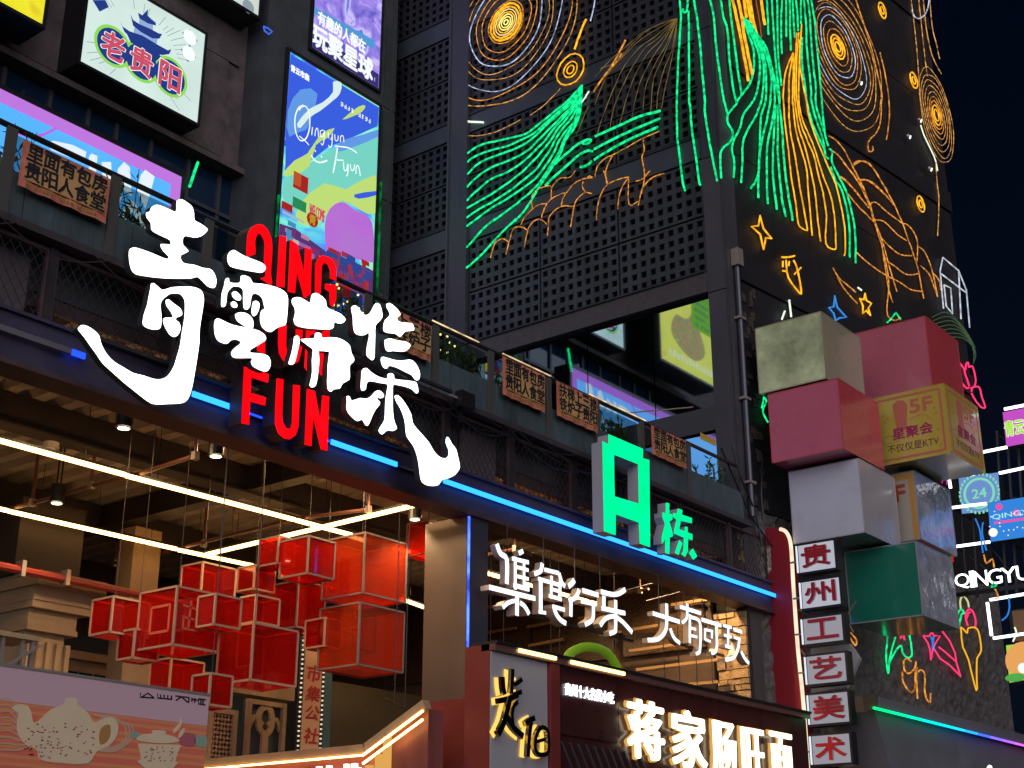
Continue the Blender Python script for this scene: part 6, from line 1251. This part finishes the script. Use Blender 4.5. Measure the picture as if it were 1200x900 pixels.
for ch, a, b in (('蒋',(728,892),(774,820)),('家',(780,903),(824,832)),('肠',(827,912),(859,845)),('旺',(862,918),(893,853)),('面',(896,924),(926,858))):
    u0, v1 = SH.uv(a[0], b[1]); u1, v0 = SH.uv(b[0], a[1]); v1 = SH.uv((a[0]+b[0])/2, b[1])[1]; v0 = SH.uv((a[0]+b[0])/2, a[1])[1]
    m_ = MB(); text(m_, ch, SH, u0, v0, u1, v1, .02, .05, .024 if ch in '蒋家' else 0); o = m_.build('halo_back', halo, t)
    m_ = MB(); text(m_, ch, SH, u0+.02, v0+.02, u1-.02, v1-.02, .06, .10, .022 if ch in '蒋家' else .006); m_.build('lit_character', hot, o)
for py in (100,): pass
m_ = MB(); text(m_, '贵州十大名优小吃', SH, ux(661,815), SH.uv(690,813)[1]-.075, ux(718,828), SH.uv(690,813)[1]+.075, .01, .03, .0); m_.build('lit_small_characters', glow('small_white_hot', (.9,.95,1), 3.2), t)
# mirror polished brush characters on the white panel
mirror = mat('polished_brass', (.42,.34,.22), .10, metal=1, bump=.6, bscale=5); back = glow('amber_backlight', (1,.60,.12), 1.3)
B3 = lambda p: Z(550,740,6,p)
def brush(label, sts):
    p = SH.hit(*B3(sts[0][0])[0]); t = thing('brass_character', label, 'sign character', p)
    for pts, w in sts:
        px = smoothpts(B3(pts), 3); uv = uvs(SH, px); ww = w/6*.0098; m_ = MB(); stroke(m_, SH, uv, ww+.018, .012, .018); m_.build('amber_backlight', back, t); m_ = MB(); stroke(m_, SH, uv, ww, .06+.002*len(pts), .10+.002*len(pts)+w*.0001); m_.build('polished_stroke', mirror, t)
brush('upper polished brass brush character on the white panel', [([(185,325),(190,400),(200,450)],44),([(255,270),(252,350),(245,440)],40),([(262,380),(300,360),(322,340)],34),([(255,455),(290,440),(320,430)],34),([(150,495),(220,480),(295,450)],40),([(235,470),(215,560),(190,650),(150,730)],50),([(215,600),(260,680),(330,742)],46),([(292,500),(262,530),(250,600),(262,690)],34)])
brush('lower polished brass brush character on the white panel', [([(345,655),(375,630),(412,612)],40),([(385,640),(372,740),(362,885)],42),([(450,675),(415,740),(410,830),(440,870),(495,860),(505,790),(495,700),(450,675)],34),([(420,780),(495,760)],26)])
gb = thing('green_arch_tube', 'glossy lime green arch rising behind the maroon sign cap', 'arch', SH.hit(700,775,-1)); Pg = PF(11.3)
MB().tube([Pg.hit(a, b) for a, b in smoothpts([(661,778),(668,766),(682,759),(698,759),(712,766),(722,780),(726,792)], 4)], .065, 10).build('arch', mat('lime_gloss_with_glow', (.22,.42,.02), .2, emit=(.25,.5,.02), es=.15), gb)  # the arch material also gives off a faint glow of its own
# red block left of the sign
t = thing('red_corner_block', 'plain dark red block below the brown pillar, left of the maroon sign', 'wall block', (xa+.1, 10.9, 0)); xk = xa+.25
p = U(545,818,0,xk); q = U(498,823,0,xk); MB().box((xk, p.y-.3, .02), (13.85, q.y, p.z)).build('block', redp, t)
# kiosk with lit edges
xk = 12.6; PK = PS(xk); t = thing('kiosk_gable_sign', 'kiosk roof edge outlined with warm LED lines rising to a peak', 'kiosk sign', PK.hit(427,900))
z0 = PK.uv(427,882)[1]; uA = PK.uv(230,905)[0]; uB = PK.uv(427,882)[0]; uC, z1 = PK.uv(497,830)
zL = z0
MB().pbox(PK, uA, uB, zL-.9, zL, -.35, -.08).build('fascia', redp, t); MB().poly(PK, [(uB, z0-.9), (uC, z0-.9), (uC, z1), (uB, z0)], -.35, -.08).build('gable_face', mat('red_wood', (.20,.06,.05), .45, noise=.3, nscale=3, stretch=(1,1,.2)), t)
MB().bar(PK.w(uA, zL+.05, -.05), PK.w(uB, zL+.05, -.05), .12, .10).build('roof_edge', tan, t); MB().bar(PK.w(uB, z0+.05, -.05), PK.w(uC, z1+.05, -.05), .12, .11).build('roof_edge', tan, t)
for o in (-.03, -.13):
    if o > -.1: MB().bar(PK.w(uA, zL+o, .02), PK.w(uB, zL+o, .02), .022).build('led_line', warm, t)
    MB().bar(PK.w(uB, z0+o, .02), PK.w(uC, z1+o, .02), .022).build('led_line', warm, t)
for i, (a, b) in enumerate(((318,350),(368,396),(402,424))):     # only the tops of the glowing characters rise into view
    m_ = MB(); ua, ub = PK.uv(a,890)[0], PK.uv(b,890)[0]; w_ = ub-ua
    for q in (((0,-.22),(1,-.2)),((.1,-.38),(.9,-.38)),((.3,-.12),(.3,-.62)),((.72,-.12),(.7,-.62)),((0,-.55),(1,-.55))): stroke(m_, PK, [(ua+w_*q[0][0], zL+q[0][1]), (ua+w_*q[1][0], zL+q[1][1])], .06, .0, .05+.001*i)
    m_.build('lit_character', hot, t)
for a, h in ((430,.30),(441,.42),(450,.62)): u = PK.uv(a,880)[0]; MB().pbox(PK, u, u+.06, z0-.6, z0-.6+h+.15, -.07, .02).build('lit_bar', halo, t)
# tea poster
PT = PF(9.0); t = thing('tea_poster_board', 'large hoarding printed with a cream teapot and lidded cup on orange waves', 'poster board', PT.hit(0,900))
u1, zt = PT.uv(245, 816); u0 = PT.uv(-60, 780)[0]; MB().pbox(PT, u0, u1, 1.2, zt, -.06, 0).build('board', art('orange_wave_print', [(0,(.88,.20,.12)),(.3,(.85,.18,.13)),(.36,(.85,.52,.16)),(.45,(.88,.20,.14)),(.62,(.9,.36,.10)),(.7,(.80,.55,.16)),(.76,(.85,.18,.15)),(.9,(.9,.3,.1)),(1,(.85,.2,.16))], .0, 2.6, 1.4, 'wave', stretch=(.22,1,1)), t)
MB().pbox(PT, u0, u1, zt-.235, zt, .001, .003).build('violet_header', mat('violet_print', (.74,.47,.52), .6), t); MB().pbox(PT, u0, u1+.01, zt, zt+.02, -.06, .01).build('top_trim', steel_w, t)
cr = mat('cream_print', (.86,.66,.42), .6, noise=.04); z7 = lambda p: Z(0,675,4,p)
m_ = MB(); line_m = mat('pale_line_print', (.66,.42,.27), .6)
for i in range(9): m_ = MB(); stroke(m_, PT, smoothpts(uvs(PT, z7([(-40,590+i*28),(40,575+i*30),(90,640+i*22),(150,700+i*12)])), 4), .012, .001, .0035+.0002*i); m_.build('line_print', line_m, t)
for i in range(3): m_ = MB(); stroke(m_, PT, smoothpts(uvs(PT, z7([(440,650),(520,660+i*8),(580+i*16,700),(590+i*14,760),(540,800+i*10),(440,815)])), 4), .014, .001, .004+.0002*i); m_.build('line_print', line_m, t)

def pr(nm, px, d=.005, m=cr, k=3): MB().poly(PT, uvs(PT, smoothpts(z7(px), k, True)), d-.003, d).build(nm, m, t)
pr('teapot_print', [(55,620),(80,603),(125,608),(145,640),(158,690),(200,660),(240,625),(300,600),(308,575),(335,570),(360,578),(362,605),(410,640),(440,685),(490,665),(530,665),(552,700),(545,750),(510,795),(450,825),(410,878),(300,878),(190,862),(170,815),(120,790),(82,740),(78,680),(85,645)])
pr('teapot_hole_print', [(468,720),(490,700),(512,700),(515,740),(500,775),(470,790),(462,760)], .0075, mat('handle_gap_print', (.50,.24,.06), .6))
pr('cup_lid_print', [(640,770),(660,745),(712,738),(712,724),(772,726),(776,742),(820,755),(835,778),(740,784)], .006); pr('cup_print', [(645,786),(835,792),(848,795),(830,830),(820,868),(832,875),(815,895),(800,915),(690,915),(670,895),(640,868),(660,862),(655,830)], .006, cr, 1)
pr('steam_print', [(812,738),(815,715),(840,690),(845,660),(850,690),(840,715)], .006); pr('steam_print', [(835,755),(840,735),(862,712),(860,735),(842,758)], .006)
pr('pink_patch_print', [(850,735),(905,740),(915,770),(905,800),(845,790),(840,760)], .0045, mat('pink_patch', (.50,.13,.16), .6)); pr('teal_patch_print', [(925,745),(965,755),(965,800),(925,800),(910,775)], .0045, mat('teal_patch', (.32,.42,.33), .6)); pr('teal_patch_print', [(612,728),(650,735),(655,760),(615,755)], .0045, mat('teal_patch', (.3,.4,.3)))
random.seed(14); m_ = MB(); c = mat('speck_print', (.35,.06,.04), .6)
for i in range(80):
    x, y = random.uniform(110,440), random.uniform(690,860)
    if (x-280)**2/170**2+(y-760)**2/100**2 < 1 or True: q = PT.uv(*z7([(x,y)])[0]); m_.pbox(PT, q[0]-random.uniform(.003,.014), q[0]+.006, q[1]-random.uniform(.002,.007), q[1]+.004, .0052, .0065)
for i in range(30): q = PT.uv(*z7([(random.uniform(675,810), random.uniform(800,870))])[0]); m_.pbox(PT, q[0]-.007, q[0]+.006, q[1]-.004, q[1]+.004, .0062, .0072)
m_.build('speck_print', c, t)
m_ = MB(); bkm = mat('black_ink', (.01,.01,.01)); i = 0
for q in ([(657,548),(655,568),(722,572)],[(665,566),(692,549),(718,570)],[(738,552),(736,572),(805,578)],[(752,555),(751,572)],[(768,556),(767,574)],[(785,558),(784,576)],[(802,560),(802,580)],[(820,562),(850,566),(884,570)],[(848,566),(822,584)],[(850,568),(878,592)],[(884,568),(882,596)],[(895,578),(925,582)],[(898,570),(897,590)],[(912,572),(910,594)],[(930,576),(928,600),(960,604)],[(940,578),(939,600)],[(950,580),(949,602)],[(930,576),(962,580)]):
    stroke(m_, PT, uvs(PT, z7(q)), .011, .004, .0055+.00015*i); i += 1
m_.build('rotated_lettering', bkm, t)
